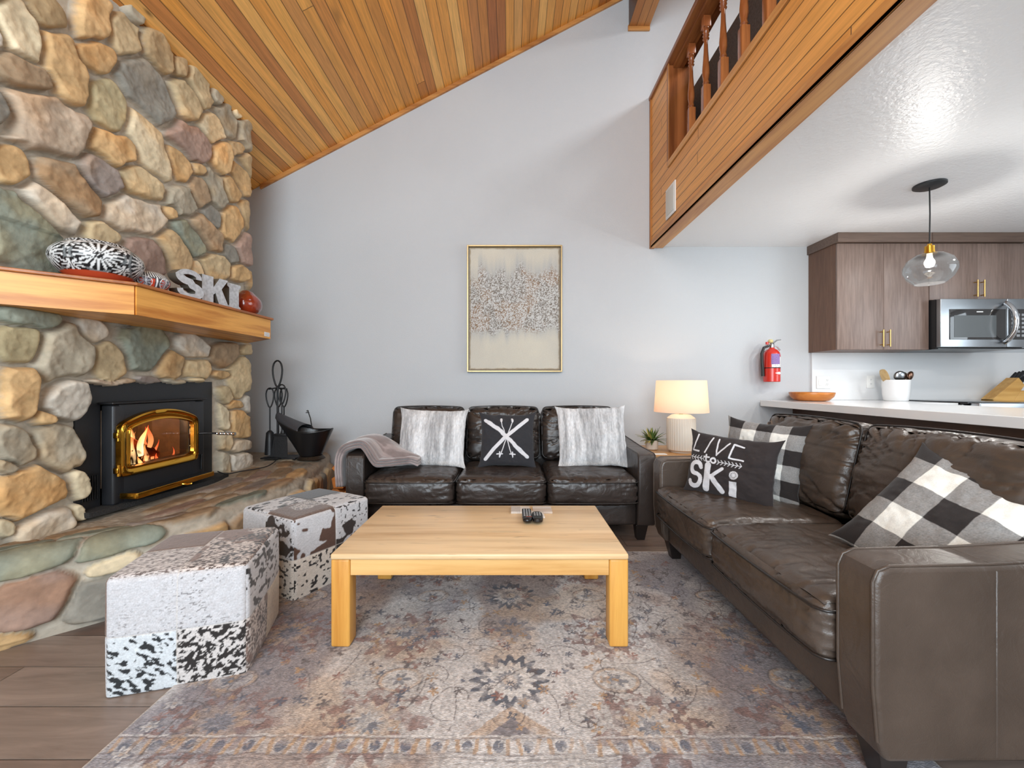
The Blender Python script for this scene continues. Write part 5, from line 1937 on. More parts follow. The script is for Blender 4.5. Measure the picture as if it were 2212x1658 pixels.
# ------------------------------------------------------------------ soft shapes
def round_box(sx, sy, sz, r, n=(28, 28, 14), crown=(0, 0, 0), wr=0.0, seed=0, wscale=6, pinch=0.0, fold=None):
    """rounded cushion box centred at the origin; crown bulges each pair of faces; returns six grids merged"""
    verts, faces = [], []
    hx, hy, hz = sx / 2, sy / 2, sz / 2

    def face(ax, sg, na_, nb_):
        a = np.linspace(-1, 1, na_ + 1)
        bq = np.linspace(-1, 1, nb_ + 1)
        A, B = np.meshgrid(a, bq, indexing='ij')
        one = np.full_like(A, sg)
        return [(one, A, B), (A, one, B), (A, B, one)][ax]
    for ax in range(3):
        for sg in (-1, 1):
            dims = [(n[1], n[2]), (n[0], n[2]), (n[0], n[1])][ax]
            X, Y, Z = face(ax, sg, *dims)
            # denser sampling close to the rounded rim
            px_, py_, pz_ = X * hx, Y * hy, Z * hz
            cx_ = np.clip(px_, -(hx - r), hx - r)
            cy_ = np.clip(py_, -(hy - r), hy - r)
            cz_ = np.clip(pz_, -(hz - r), hz - r)
            dx_, dy_, dz_ = px_ - cx_, py_ - cy_, pz_ - cz_
            ln_ = np.sqrt(dx_ ** 2 + dy_ ** 2 + dz_ ** 2) + 1e-9
            k_ = r / ln_
            qx_, qy_, qz_ = cx_ + dx_ * k_, cy_ + dy_ * k_, cz_ + dz_ * k_
            u, v, w = qx_ / hx, qy_ / hy, qz_ / hz
            bz = (1 - np.clip(u, -1, 1) ** 2) * (1 - np.clip(v, -1, 1) ** 2)
            by = (1 - np.clip(u, -1, 1) ** 2) * (1 - np.clip(w, -1, 1) ** 2)
            bxx = (1 - np.clip(v, -1, 1) ** 2) * (1 - np.clip(w, -1, 1) ** 2)
            qz_ = qz_ + crown[2] * np.sqrt(bz) * w
            qy_ = qy_ + crown[1] * np.sqrt(by) * v
            qx_ = qx_ + crown[0] * np.sqrt(bxx) * u
            if wr:
                nn_ = fbm(qx_ * wscale + 3, qy_ * wscale, qz_ * wscale, o=3, seed=seed) - 0.5
                n2_ = fbm(qx_ * wscale * 0.6, qy_ * wscale * 2.2, qz_ * wscale * 2.2, o=3, seed=seed + 5)
                cre = np.exp(-((n2_ - 0.5) / 0.035) ** 2)
                dsp = wr * (nn_ * 2 - cre * 0.6)
                if ax == 2:
                    nf = fbm(qx_ * 15 + seed, qy_ * 3, o=3, seed=seed + 31)
                    wf = np.exp(-(qy_ + hy) / 0.16) + 0.35 * np.exp(-(hx - np.abs(qx_)) / 0.05)
                else:
                    an_ = np.arctan2(qz_ / hz, qx_ / hx)
                    rd_ = np.clip(np.hypot(qz_ / hz, qx_ / hx), 0, 1.2)
                    nf = fbm(np.cos(an_) * 4 + seed, np.sin(an_) * 4, rd_ * 1.3, o=3, seed=seed + 33)
                    wf = rd_ ** 2
                dsp = dsp - wr * 1.3 * wf * (np.exp(-((nf - 0.5) / 0.03) ** 2) - 0.9 * (nf - 0.5))
                qx_ = qx_ + dx_ / ln_ * dsp
                qy_ = qy_ + dy_ / ln_ * dsp
                qz_ = qz_ + dz_ / ln_ * dsp
            k = len(verts)
            G = np.stack([qx_, qy_, qz_], -1)
            verts += [tuple(p) for p in G.reshape(-1, 3)]
            nn, mm = G.shape[:2]
            flip = (ax, sg) in ((0, -1), (1, 1), (2, -1))
            for i in range(nn - 1):
                for j in range(mm - 1):
                    q_ = (k + i * mm + j, k + (i + 1) * mm + j, k + (i + 1) * mm + j + 1, k + i * mm + j + 1)
                    faces.append(q_[::-1] if flip else q_)
    bm = bmesh.new()
    for p in verts:
        bm.verts.new(p)
    bm.verts.ensure_lookup_table()
    for f in faces:
        bm.faces.new([bm.verts[i] for i in f])
    bmesh.ops.remove_doubles(bm, verts=bm.verts[:], dist=0.0006)
    bmesh.ops.recalc_face_normals(bm, faces=bm.faces[:])
    bm.verts.index_update()
    v_ = [tuple(p.co) for p in bm.verts]
    f_ = [tuple(x.index for x in g.verts) for g in bm.faces]
    bm.free()
    return v_, f_


def soft(name, c, size, r, mat, parent, crown=(0, 0, 0), wr=0.0, seed=0, n=(36, 36, 16), M=None, wscale=6):
    v, f = round_box(*size, r, n, crown, wr, seed, wscale)
    T = Matrix.Translation(c) if M is None else M
    me = bpy.data.meshes.new(name)
    me.from_pydata([tuple(T @ Vector(p)) for p in v], [], f)
    return link(name, me, mat, parent, True)


def rect_loop(x0, x1, y0, y1, z, r, n=6):
    pts = []
    for (cx_, cy_, a0) in ((x1 - r, y1 - r, 0), (x0 + r, y1 - r, 90), (x0 + r, y0 + r, 180), (x1 - r, y0 + r, 270)):
        for i in range(n + 1):
            a = math.radians(a0 + 90 * i / n)
            pts.append((cx_ + r * math.cos(a), cy_ + r * math.sin(a), z))
    return pts


def sofa(name, label, width, nseat, depth, leath, loc, rz, seed, arm=0.125, back_h=0.86, arm_h=0.60, split=None):
    """local frame: x along the sofa, front faces -y, origin at centre of the front edge on the floor"""
    t = thing(name, label, 'sofa', loc, rz)
    w = width / 2
    # base rail and back frame
    soft('base', (0, depth / 2 + 0.01, 0.185), (width - 2 * arm - 0.004, depth - 0.06, 0.15), 0.015, leath, t, n=(24, 16, 8))
    soft('back_frame', (0, depth - 0.085, 0.47), (width - 2 * arm - 0.004, 0.15, 0.60), 0.04, leath, t, n=(40, 8, 20), crown=(0, 0, 0.01))
    for sx in (-1, 1):
        # arm: side profile polygon, lower at the front
        a = MB()
        xa0, xa1 = (w - arm, w) if sx > 0 else (-w, -w + arm)
        prof = [(0.03, 0.11), (0.012, 0.16), (0.0, 0.30), (0.0, arm_h - 0.04), (0.012, arm_h - 0.012), (0.04, arm_h), (0.3, arm_h + 0.004), (depth - 0.16, arm_h + 0.03), (depth - 0.04, arm_h + 0.035), (depth, arm_h + 0.01), (depth, 0.13), (depth - 0.03, 0.11)]
        a.prism(prof, 'x', xa0, xa1)
        o_ = a.build('arm', leath, t, smooth=40)
        bv = o_.modifiers.new('b', 'BEVEL')
        bv.width = 0.014
        bv.segments = 4
        bv.limit_method = 'ANGLE'
        bv.angle_limit = math.radians(50)
        # welt along the outline of both sides
        for xx in (xa0 + 0.008, xa1 - 0.008):
            pts = [(xx, p[0] + (0.006 if p[0] < 0.1 else -0.0) - 0.003, p[1]) for p in prof[1:10]]
            pts = [(p[0], p[1] - (0.002 if i < 4 else 0), p[2] + (0.0 if i < 4 else 0.0)) for i, p in enumerate(pts)]
            MB().tube(pts, 0.0045, 8).build('arm_piping', leath, o_, smooth=60)
        xo = xa1 if sx > 0 else xa0
        MB().tube([(xo, 0.306, 0.125), (xo, 0.306, arm_h - 0.012), (xo - sx * 0.014, 0.306, arm_h + 0.003), (xo - sx * (arm - 0.014), 0.306, arm_h + 0.003)], 0.0022, 6).build('seam', leath, o_, smooth=60)
        for yy, nm in ((0.09, 0), (depth - 0.10, 1)):
            xl = (w - 0.085) * sx
            v_ = []
            top_, bot = 0.042, 0.027
            for (h_, s_2, oy) in ((0.112, top_, 0), (0.0, bot, 0.012)):
                v_ += [(xl - s_2, yy - s_2 + oy, h_), (xl + s_2, yy - s_2 + oy, h_), (xl + s_2, yy + s_2 + oy, h_), (xl - s_2, yy + s_2 + oy, h_)]
            MB().add(v_, [(0, 1, 2, 3), (7, 6, 5, 4), (0, 4, 5, 1), (1, 5, 6, 2), (2, 6, 7, 3), (3, 7, 4, 0)]).build('leg', M_darkleg, t, smooth=False, bevel=0.003)
    iw = width - 2 * arm
    cw = iw / nseat
    sd = depth - 0.36
    for i in range(nseat):
        xc = -iw / 2 + cw * (i + 0.5)
        q = soft('seat_cushion', (xc, sd / 2 - 0.005, 0.355), (cw - 0.006, sd + 0.05, 0.185), 0.045, leath, t, crown=(0, 0.02, 0.022), wr=0.0065, seed=seed + i, n=(64, 60, 20), wscale=8)
        for z in (0.418, 0.283):
            lp = rect_loop(xc - cw / 2 + 0.006, xc + cw / 2 - 0.006, -0.030, sd + 0.02, z, 0.03)
            lp = [(p[0], p[1] - 0.018 * (1 - ((p[0] - xc) / (cw / 2)) ** 2) * (1 if p[1] < 0.05 else 0), p[2]) for p in lp]
            pts = []
            for k in range(len(lp)):
                a_, b_ = Vector(lp[k]), Vector(lp[(k + 1) % len(lp)])
                m_ = max(1, int((b_ - a_).length / 0.06))
                for j in range(m_):
                    p = a_.lerp(b_, j / m_)
                    if p.y < 0.03:
                        p.y = -0.030 - 0.019 * math.sqrt(max(0, 1 - ((p.x - xc) / (cw / 2)) ** 2)) * 0.9 if abs(p.x - xc) < cw / 2 - 0.03 else p.y
                    pts.append(tuple(p))
            MB().tube(pts, 0.0045, 8, closed=True).build('seat_piping', M_piping, q, smooth=60)
        # back cushion, leaning
        ang_ = math.radians(-13)
        Mx = Matrix.Translation((xc, depth - 0.245, 0.655)) @ Matrix.Rotation(ang_, 4, 'X')
        bh = 0.42
        q = soft('back_cushion', None, (cw - 0.008, 0.17, bh), 0.05, leath, t, crown=(0, 0.055, 0.022), wr=0.010, seed=seed + 20 + i, n=(64, 16, 56), M=Mx, wscale=7)
        for yy in (-0.07, 0.07):
            lp = rect_loop(-cw / 2 + 0.012, cw / 2 - 0.012, -bh / 2 + 0.01, bh / 2 - 0.006, 0, 0.04)
            pts = []
            for k in range(len(lp)):
                a_, b_ = Vector(lp[k]), Vector(lp[(k + 1) % len(lp)])
                m_ = max(1, int((b_ - a_).length / 0.05))
                for j in range(m_):
                    p = a_.lerp(b_, j / m_)
                    zz_ = p.y + (0.020 * math.sqrt(max(0.0, 1 - (p.x / (cw / 2)) ** 2)) if p.y > bh / 2 - 0.02 else 0)
                    pts.append(tuple(Mx @ Vector((p.x, yy, zz_))))
            MB().tube(pts, 0.0045, 8, closed=True).build('cushion_piping', M_piping, q, smooth=60)
    return t


sofa('sofa', 'three-seat dark brown leather sofa against the grey back wall', 2.085, 3, 0.93, M_leather, (-0.0725, 2.785, 0), 0, 100)
sofa('loveseat', 'brown leather loveseat on the right, in front of the white bar', 1.59, 2, 0.93, M_leather2, (0.897, 1.832, 0.0135), -PI / 2 + 0.008, 300, back_h=0.86)

# ------------------------------------------------------------------ end table, lamp, plant
t = thing('end_table', 'light wood end table in the corner between the two sofas', 'side table', (1.42, 3.60, 0))
M_et = wood('light_end_table_wood', (206, 162, 112), (176, 128, 78), 'x', 0.4)
MB().box(-0.36, 0.36, -0.27, 0.28, 0.475, 0.50, 0.004).build('tabletop', M_et, t)
for sx in (-1, 1):
    for sy in (-1, 1):
        MB().box(0.33 * sx - 0.02, 0.33 * sx + 0.02, 0.24 * sy - 0.02, 0.24 * sy + 0.02, 0, 0.4745).build('leg', M_et, t, smooth=False)

t = thing('table_lamp', 'lit table lamp with ribbed cream ceramic base and white drum shade', 'lamp', (1.42, 3.50, 0.5005))
n, m = 240, 40
prof = [(0.0, 0.0), (0.085, 0.0), (0.088, 0.012), (0.112, 0.022), (0.114, 0.04), (0.114, 0.275), (0.112, 0.285), (0.10, 0.295), (0.075, 0.312), (0.05, 0.318), (0.0, 0.318)]
V_ = []
F_ = []
for (r, z) in prof:
    for k in range(n):
        rib = 0.0035 * (abs(math.sin(k * PI * 36 / n)) - 0.5) if 0.03 < z < 0.28 else 0
        V_.append(((r + rib) * math.cos(2 * PI * k / n), (r + rib) * math.sin(2 * PI * k / n), z))
for i in range(len(prof) - 1):
    for k in range(n):
        F_.append((i * n + k, i * n + (k + 1) % n, (i + 1) * n + (k + 1) % n, (i + 1) * n + k))
MB().add(V_, F_).build('ceramic_base', plain('matte_cream_ceramic', (226, 216, 202), 0.6), t, smooth=30)
MB().lathe([(0.0, 0.318), (0.016, 0.318), (0.016, 0.345), (0.012, 0.40), (0.0, 0.40)], 20, cap=False).build('neck', M_satingold, t, smooth=40)
m, nt, N, K, Pn = newmat('linen_shade')
Pn.inputs['Base Color'].default_value = L4((238, 226, 212))
Pn.inputs['Roughness'].default_value = 0.8
out = N['Material Output']
trl = N.new('ShaderNodeBsdfTranslucent')
trl.inputs[0].default_value = L4((248, 214, 186))
mxs = N.new('ShaderNodeMixShader')
mxs.inputs[0].default_value = 0.42
K.new(Pn.outputs[0], mxs.inputs[1])
K.new(trl.outputs[0], mxs.inputs[2])
K.new(mxs.outputs[0], out.inputs[0])
b = MB().lathe([(0.216, 0.335), (0.2165, 0.337), (0.199, 0.597), (0.1985, 0.599)], 72, cap=False)
o = b.build('lamp_shade', m, t, smooth=True)
b = MB()
for k in range(3):
    a = k * 2 * PI / 3
    b.tube([(0, 0, 0.59), (0.196 * math.cos(a), 0.196 * math.sin(a), 0.59)], 0.002, 6)
b.tube([(0.0, 0, 0.40), (0, 0, 0.60)], 0.003, 8)
b.build('harp', M_satingold, t, smooth=50)
MB().lathe([(0.0, 0.40), (0.015, 0.405), (0.03, 0.44), (0.03, 0.46), (0.018, 0.48), (0, 0.485)], 20, cap=False).build('bulb', emis('warm_bulb', (255, 214, 160), 6), t, smooth=True)
point('lamp_light', (1.42, 3.50, 0.98), 5.2, (1.0, 0.76, 0.55), 0.035)
o = MB().box(-0.05, 0.05, -0.03, 0.03, 0, 0.004, 0.001).build('paper_card', M_white)
o.location = (1.20, 3.38, 0.5005)
tag(o, 'small white card on the end table in front of the lamp', 'card')

t = thing('potted_plant', 'small spiky green plant in a white pot on the end table', 'plant', (1.215, 3.62, 0.5005))
MB().lathe([(0, 0), (0.04, 0), (0.05, 0.008), (0.056, 0.085), (0.052, 0.085), (0.046, 0.075), (0, 0.072)], 32, cap=False).build('pot', plain('white_pot', (226, 214, 200), 0.5), t, smooth=40)
b1, b2 = MB(), MB()
pr = random.Random(3)
for i in range(64):
    an = pr.uniform(0, 2 * PI)
    el = pr.uniform(0.1, 1.35)
    ln_ = pr.uniform(0.10, 0.16)
    d = Vector((math.cos(an) * math.cos(el), math.sin(an) * math.cos(el), math.sin(el)))
    side = d.cross(Vector((0, 0, 1))).normalized()
    up = side.cross(d)
    p0 = Vector((0, 0, 0.075)) + Vector((d.x, d.y, 0)) * 0.02
    v_ = []
    for j in range(5):
        s = j / 4
        w = 0.010 * math.sin(PI * (0.18 + 0.82 * s)) + 0.0006
        c_ = p0 + d * ln_ * s + Vector((0, 0, -0.05 * s * s * math.cos(el)))
        v_ += [c_ - side * w, c_ + up * 0.002, c_ + side * w]
    f_ = []
    for j in range(4):
        for q in (0, 1):
            f_.append((j * 3 + q, j * 3 + q + 1, j * 3 + q + 4, j * 3 + q + 3))
    (b1 if i % 3 else b2).add(v_, f_)
o = b1.build('leaves', plain('leaf_green', (84, 108, 48), 0.5, var=0.35, vscale=30), t, smooth=60)
o = b2.build('yellow_leaves', plain('leaf_olive', (150, 142, 74), 0.5, var=0.3, vscale=30), t, smooth=60)


# ------------------------------------------------------------------ cushions
def pillow(name, label, cat, w, h, thick, fn, mat, M, n=150, seed=0, wr=0.006, pinch=0.06, group=None, ears=0.02, pw=0.42, sag=0.0):
    u = np.sin(np.linspace(-1, 1, n) * PI / 2 * 0.999)
    u = 0.55 * u + 0.45 * np.linspace(-1, 1, n)
    U, V = np.meshgrid(u, u, indexing='ij')
    base = np.clip((1 - U ** 2) * (1 - V ** 2), 0, 1)
    nn = fbm(U * 3 + seed, V * 3, o=3, seed=seed) - 0.5
    rad = np.hypot(U, V)
    an = np.arctan2(V, U)
    crease = (fbm(np.cos(an) * 2.4 + 5, np.sin(an) * 2.4, rad * 0.7, o=3, seed=seed + 9) - 0.5)
    x = U * (1 - pinch * (1 - V ** 2) * 0.5) * w / 2
    z = V * (1 - pinch * (1 - U ** 2) * 0.5) * h / 2 - sag * (1 - V) * 0.0
    e_ = (np.abs(U) * np.abs(V)) ** 6 * ears
    x = x + np.sign(U) * e_
    z = z + np.sign(V) * e_
    f1_ = fbm(U * 6, V * 6, o=2, seed=seed + 3) - 0.5
    x = x + f1_ * 0.006
    z = z + f1_ * 0.006
    tk = thick / 2 * base ** pw
    w_ = (nn * wr * 3 + crease * wr * 4 * np.clip(rad, 0, 1) * base ** 0.25 + f1_ * wr)
    y = -(tk + w_ * np.clip(base * 4, 0, 1))
    P = np.stack([x, y, z], -1)
    P2 = np.stack([x, tk * 0.95 + w_ * 0.3 * np.clip(base * 4, 0, 1), z], -1)
    c = fn(U, V)
    P2 = P2[::-1]
    c2 = c[::-1]
    me1 = grid_mesh(name, P, cols=c)
    o = link(name, me1, mat, None, True)
    me2 = grid_mesh('back', P2, cols=c2)
    bm = bmesh.new()
    bm.from_mesh(me1)
    bm.from_mesh(me2)
    bmesh.ops.remove_doubles(bm, verts=bm.verts[:], dist=0.0004)
    bmesh.ops.recalc_face_normals(bm, faces=bm.faces[:])
    bm.to_mesh(me1)
    bm.free()
    me1.polygons.foreach_set('use_smooth', [True] * len(me1.polygons))
    o.matrix_world = M
    return tag(o, label, cat, group)


def seg(U, V, pts, r):
    d = np.full(U.shape, 9.0)
    for (a, b) in zip(pts[:-1], pts[1:]):
        ax_, ay_, bx2, by2 = a[0], a[1], b[0], b[1]
        dx_, dy_ = bx2 - ax_, by2 - ay_
        t_ = np.clip(((U - ax_) * dx_ + (V - ay_) * dy_) / max(dx_ * dx_ + dy_ * dy_, 1e-9), 0, 1)
        rr_ = r if not isinstance(r, tuple) else r[0] + (r[1] - r[0]) * t_
        d = np.minimum(d, np.hypot(U - ax_ - t_ * dx_, V - ay_ - t_ * dy_) - rr_)
    return d


def placeM(c, yaw, pitch=0, roll=0):
    return Matrix.Translation(c) @ Matrix.Rotation(yaw, 4, 'Z') @ Matrix.Rotation(pitch, 4, 'X') @ Matrix.Rotation(roll, 4, 'Y')


M_cloth = attrmat('printed_cushion_cloth', 0.85, 0.25, 400, sheen=0.15, var=0.08, vscale=300)
M_furc = attrmat('faux_fur', 0.9, 0.9, 160, sheen=0.5, var=0.14, vscale=120, stretch=(1, 1, 0.35), dist=0.006)


def fn_fur(seed):
    def f(U, V):
        b_ = fbm(U * 2.6 + seed, V * 0.35 + seed, o=3, seed=seed)
        s = fbm(U * 26, V * 3.0, o=3, seed=seed + 4)
        t_ = sstep(0.36, 0.62, b_) * 0.75 + (s - 0.5) * 0.9
        c = mix(np.ones(U.shape + (3,)) * lin((226, 227, 229)), np.ones(U.shape + (3,)) * lin((150, 150, 152)), np.clip(t_, 0, 1))
        q = sstep(-0.78, -0.98, V) * 0.35
        return mix(c, np.ones(U.shape + (3,)) * lin((206, 196, 186)), q)
    return f


GRPF = 'faux fur cushions on the three-seat sofa'
pillow('throw_pillow', 'grey and white striped faux fur cushion on the left seat of the far sofa', 'cushion', 0.49, 0.42, 0.13, fn_fur(3), M_furc, placeM((-0.60, 3.145, 0.665), 0.03, -0.30, 0.03), seed=3, group=GRPF, pinch=0.03)
pillow('throw_pillow', 'grey and white striped faux fur cushion on the right seat of the far sofa', 'cushion', 0.50, 0.44, 0.13, fn_fur(12), M_furc, placeM((0.60, 3.13, 0.675), -0.03, -0.30, -0.02), seed=8, group=GRPF, pinch=0.03)


def fn_skis(U, V):
    c = np.ones(U.shape + (3,)) * lin((46, 46, 50))
    w_ = np.full(U.shape, 9.0)
    # skis
    w_ = np.minimum(w_, seg(U, V, [(-0.82, 0.72), (-0.25, 0.30), (0.05, -0.02), (0.35, -0.32), (0.74, -0.68)], 0.070))
    w_ = np.minimum(w_, seg(U, V, [(0.74, 0.76), (0.25, 0.33), (-0.12, 0.02), (-0.50, -0.38), (-0.80, -0.76)], (0.070, 0.066)))
    for s in (-1, 1):
        x0, x1 = (-0.24, 0.20) if s < 0 else (0.19, -0.29)
        w_ = np.minimum(w_, seg(U, V, [(x0, 0.66), (x1, -0.72)], 0.016))
        w_ = np.minimum(w_, seg(U, V, [(x0 - 0.01 * s, 0.79), (x0, 0.69)], 0.040))
        w_ = np.minimum(w_, seg(U, V, [(x1 - 0.10, -0.60), (x1 + 0.10, -0.60)], 0.022))
        w_ = np.minimum(w_, seg(U, V, [(x1, -0.52), (x1, -0.70)], 0.022))
    return mix(c, np.ones(U.shape + (3,)) * lin((214, 214, 218)), sstep(0.006, -0.006, w_))


pillow('throw_pillow', 'charcoal cushion printed with crossed white skis and poles on the far sofa', 'cushion', 0.395, 0.385, 0.12, fn_skis, M_cloth, placeM((-0.035, 3.10, 0.655), 0.02, -0.30, 0.01), n=220, seed=14)


def buffalo(nx, ny, ox, oy):
    def f(U, V):
        a = (np.floor(U * nx / 2 + ox) % 2)
        b_ = (np.floor(V * ny / 2 + oy) % 2)
        v_ = a + b_
        tw = vnoise(U * 160, V * 160, seed=5)
        dk, gr, wh = lin((40, 35, 34)), lin((136, 134, 132)), lin((226, 225, 218))
        c = np.where((v_ == 0)[..., None], dk, np.where((v_ == 2)[..., None], wh, gr))
        g = (v_ == 1)
        c = c * np.where(g, 0.75 + 0.5 * tw, 0.94 + 0.12 * tw)[..., None]
        return c
    return f


# lettering cushion on the loveseat
def fn_live(U, V):
    c = np.ones(U.shape + (3,)) * lin((48, 42, 42))
    w_ = np.full(U.shape, 9.0)
    A = 1.38  # width/height, distances measured in heights
    X = U * A

    def S_(pts, r):
        return seg(X, V, [(p[0] * A, p[1]) for p in pts], r)
    th = 0.026
    for pts in ([(-0.80, 0.93), (-0.90, 0.40), (-0.72, 0.38)], [(-0.42, 0.90), (-0.55, 0.38)], [(-0.27, 0.88), (-0.24, 0.34), (0.02, 0.80)],
                [(0.34, 0.72), (0.12, 0.78), (0.07, 0.32), (0.38, 0.30)]):
        w_ = np.minimum(w_, S_(pts, th))
    # to
    w_ = np.minimum(w_, S_([(-0.49, 0.30), (-0.49, 0.10), (-0.44, 0.06), (-0.40, 0.08)], 0.032))
    w_ = np.minimum(w_, S_([(-0.55, 0.23), (-0.41, 0.23)], 0.026))
    w_ = np.minimum(w_, np.abs(np.hypot(X + 0.30 * A, (V - 0.14)) - 0.085) - 0.03)
    # arrows
    for x0, x1, s in ((-0.96, -0.60, -1), (-0.18, 0.36, 1)):
        y0 = 0.16 if s < 0 else 0.13
        w_ = np.minimum(w_, S_([(x0, y0), (x1, y0 - 0.02)], 0.010))
        k = x0 + 0.04
        while k < x1 + 0.02:
            w_ = np.minimum(w_, S_([(k - 0.05 * s, y0 + 0.065), (k, y0 - 0.01), (k - 0.05 * s, y0 - 0.085)], 0.011))
            k += 0.085
    # S K i
    arcs = []
    for i in range(19):
        a = math.radians(15 + 255 * i / 18)
        arcs.append((-0.735 + 0.135 * math.cos(a), -0.20 + 0.19 * math.sin(a)))
    for i in range(1, 19):
        a = math.radians(90 - 250 * i / 18)
        arcs.append((-0.735 + 0.145 * math.cos(a), -0.60 + 0.21 * math.sin(a)))
    w_ = np.minimum(w_, S_(arcs, (0.066, 0.076)))
    w_ = np.minimum(w_, S_([(-0.42, -0.06), (-0.42, -0.80)], 0.115))
    w_ = np.minimum(w_, S_([(-0.06, -0.08), (-0.34, -0.42)], 0.055))
    w_ = np.minimum(w_, S_([(-0.30, -0.40), (-0.04, -0.80)], 0.095))
    box_ = np.maximum(np.abs(X - 0.21 * A) - 0.115, np.abs(V + 0.66) - 0.24)
    w_ = np.minimum(w_, box_)
    sx, sy = 0.22, -0.21
    for k in range(6):
        a = PI * k / 6 * 1.0
        dx_, dy_ = 0.125 * math.cos(a), 0.125 * math.sin(a)
        w_ = np.minimum(w_, seg(X, V, [(sx * A - dx_, sy - dy_), (sx * A + dx_, sy + dy_)], 0.010))
    for k in range(12):
        a = PI * k / 6
        px_, py_ = sx * A + 0.085 * math.cos(a), sy + 0.085 * math.sin(a)
        for q in (-0.6, 0.6):
            w_ = np.minimum(w_, seg(X, V, [(px_, py_), (px_ + 0.05 * math.cos(a + q), py_ + 0.05 * math.sin(a + q))], 0.009))
    return mix(c, np.ones(U.shape + (3,)) * lin((216, 216, 220)), sstep(0.006, -0.006, w_))


pillow('throw_pillow', 'dark cushion lettered LIVE to SKi at the far end of the brown loveseat', 'cushion', 0.44, 0.325, 0.12, fn_live, M_cloth,
       placeM((1.155, 2.21, 0.625), -0.88, -0.20, 0.045), n=300, seed=22, wr=0.006)
pillow('throw_pillow', 'black and white buffalo check cushion behind the lettered cushion', 'cushion', 0.40, 0.40, 0.13, buffalo(5.0, 5.0, 0.35, 0.1), M_cloth,
       placeM((1.345, 2.25, 0.662), -0.98, -0.22, 0.05), n=200, seed=31)
pillow('throw_pillow', 'large black and white buffalo check cushion tilted against the near arm of the loveseat', 'cushion', 0.44, 0.44, 0.14, buffalo(4.6, 4.6, 0.55, 0.25), M_cloth,
       placeM((1.405, 1.33, 0.60), -1.05, -0.62, 0.42), n=200, seed=37, wr=0.007)

# ------------------------------------------------------------------ throw over the left arm of the far sofa
M_plush = attrmat('plush_throw', 0.92, 0.5, 120, sheen=0.7, var=0.12, vscale=20)
nu, nv = 110, 80
path = [(-1.155, 0.36), (-1.163, 0.50), (-1.160, 0.58), (-1.125, 0.640), (-1.05, 0.660), (-0.965, 0.648), (-0.90, 0.61), (-0.83, 0.565), (-0.74, 0.53), (-0.655, 0.49)]
pp = [Vector(p) for p in path]
Ls = [0]
for i in range(1, len(pp)):
    Ls.append(Ls[-1] + (pp[i] - pp[i - 1]).length)
us = np.linspace(0, 1, nu)
cxs = smooth1(np.interp(us * Ls[-1], Ls, [p[0] for p in path]), 9)
czs = smooth1(np.interp(us * Ls[-1], Ls, [p[1] for p in path]), 9)
UU, VV = np.meshgrid(us, np.linspace(0, 1, nv), indexing='ij')
bx0 = np.repeat(cxs[:, None], nv, 1)
bz0 = np.repeat(czs[:, None], nv, 1)
f_u = sstep(0.35, 1.0, UU)
y_front = 2.80 - 0.01 * sstep(0.3, 0.5, UU) + 0.16 * sstep(0.65, 1.0, UU)
y_back = 3.16 + 0.02 * np.sin(UU * 6)
by = y_front + (y_back - y_front) * VV
# front edge of the inner side droops to the seat
front = sstep(0.75, 0.05, VV) * sstep(0.50, 0.66, UU)
seat_z = 0.482
bz0 = bz0 - front * np.maximum(bz0 - seat_z - 0.035, 0) * 0.97
wrk = fbm(UU * 5, VV * 4, o=3, seed=8) - 0.5
wrk2 = np.sin(VV * 9 + 4 * fbm(UU * 2, VV * 2, o=2, seed=9)) * 0.008
bz0 = bz0 + wrk * 0.03 + wrk2 * sstep(0.1, 0.4, UU)
bx0 = bx0 + wrk * 0.006
bz0 = np.where(UU > 0.42, np.maximum(bz0, seat_z + 0.022 - 0.03 * sstep(0.12, 0.0, VV) * sstep(0.75, 0.6, UU)), bz0)
P = np.stack([bx0, by, bz0], -1)
cc = mix(np.ones(UU.shape + (3,)) * lin((128, 114, 112)), np.ones(UU.shape + (3,)) * lin((158, 144, 142)), sstep(0.45, 0.62, fbm(UU * 5 + 3, VV * 7, o=4, seed=12)))
gu = np.gradient(P, axis=0)
gv = np.gradient(P, axis=1)
nr = np.cross(gu, gv)
nr /= np.linalg.norm(nr, axis=-1, keepdims=True) + 1e-9
if nr[nu // 3, nv // 2, 2] < 0:
    nr = -nr
ed_ = np.minimum(np.minimum(UU, 1 - UU) * Ls[-1], np.minimum(VV, 1 - VV) * 0.34)
pr_ = np.sqrt(np.clip(ed_ / 0.018, 0, 1) * (2 - np.clip(ed_ / 0.018, 0, 1)))
bm = bmesh.new()
for lay, (z0_, T_) in enumerate(((-0.018, 0.017), (0.0, 0.017), (0.0175, 0.018))):
    for sgn in (0, 1):
        off_ = z0_ + T_ * 0.5 + (T_ * 0.5 * pr_ if sgn else -T_ * 0.5 * pr_)
        Q = P + nr * off_[..., None]
        if lay == 0:
            Q[..., 1] = Q[..., 1] - 0.004
        mm_ = grid_mesh('l', Q, cols=cc)
        bm.from_mesh(mm_)
        bpy.data.meshes.remove(mm_)
bmesh.ops.remove_doubles(bm, verts=bm.verts[:], dist=0.0003)
bmesh.ops.recalc_face_normals(bm, faces=bm.faces[:])
me = bpy.data.meshes.new('throw_blanket')
bm.to_mesh(me)
bm.free()
o = link('throw_blanket', me, M_plush, None, True)
tag(o, 'folded mauve-grey plush throw draped over the left sofa arm', 'blanket')


# ------------------------------------------------------------------ cowhide ottomans
WHT, BLK, BRN, CRM, GRY = lin((194, 194, 197)), lin((34, 30, 29)), lin((92, 66, 52)), lin((218, 206, 186)), lin((150, 146, 146))


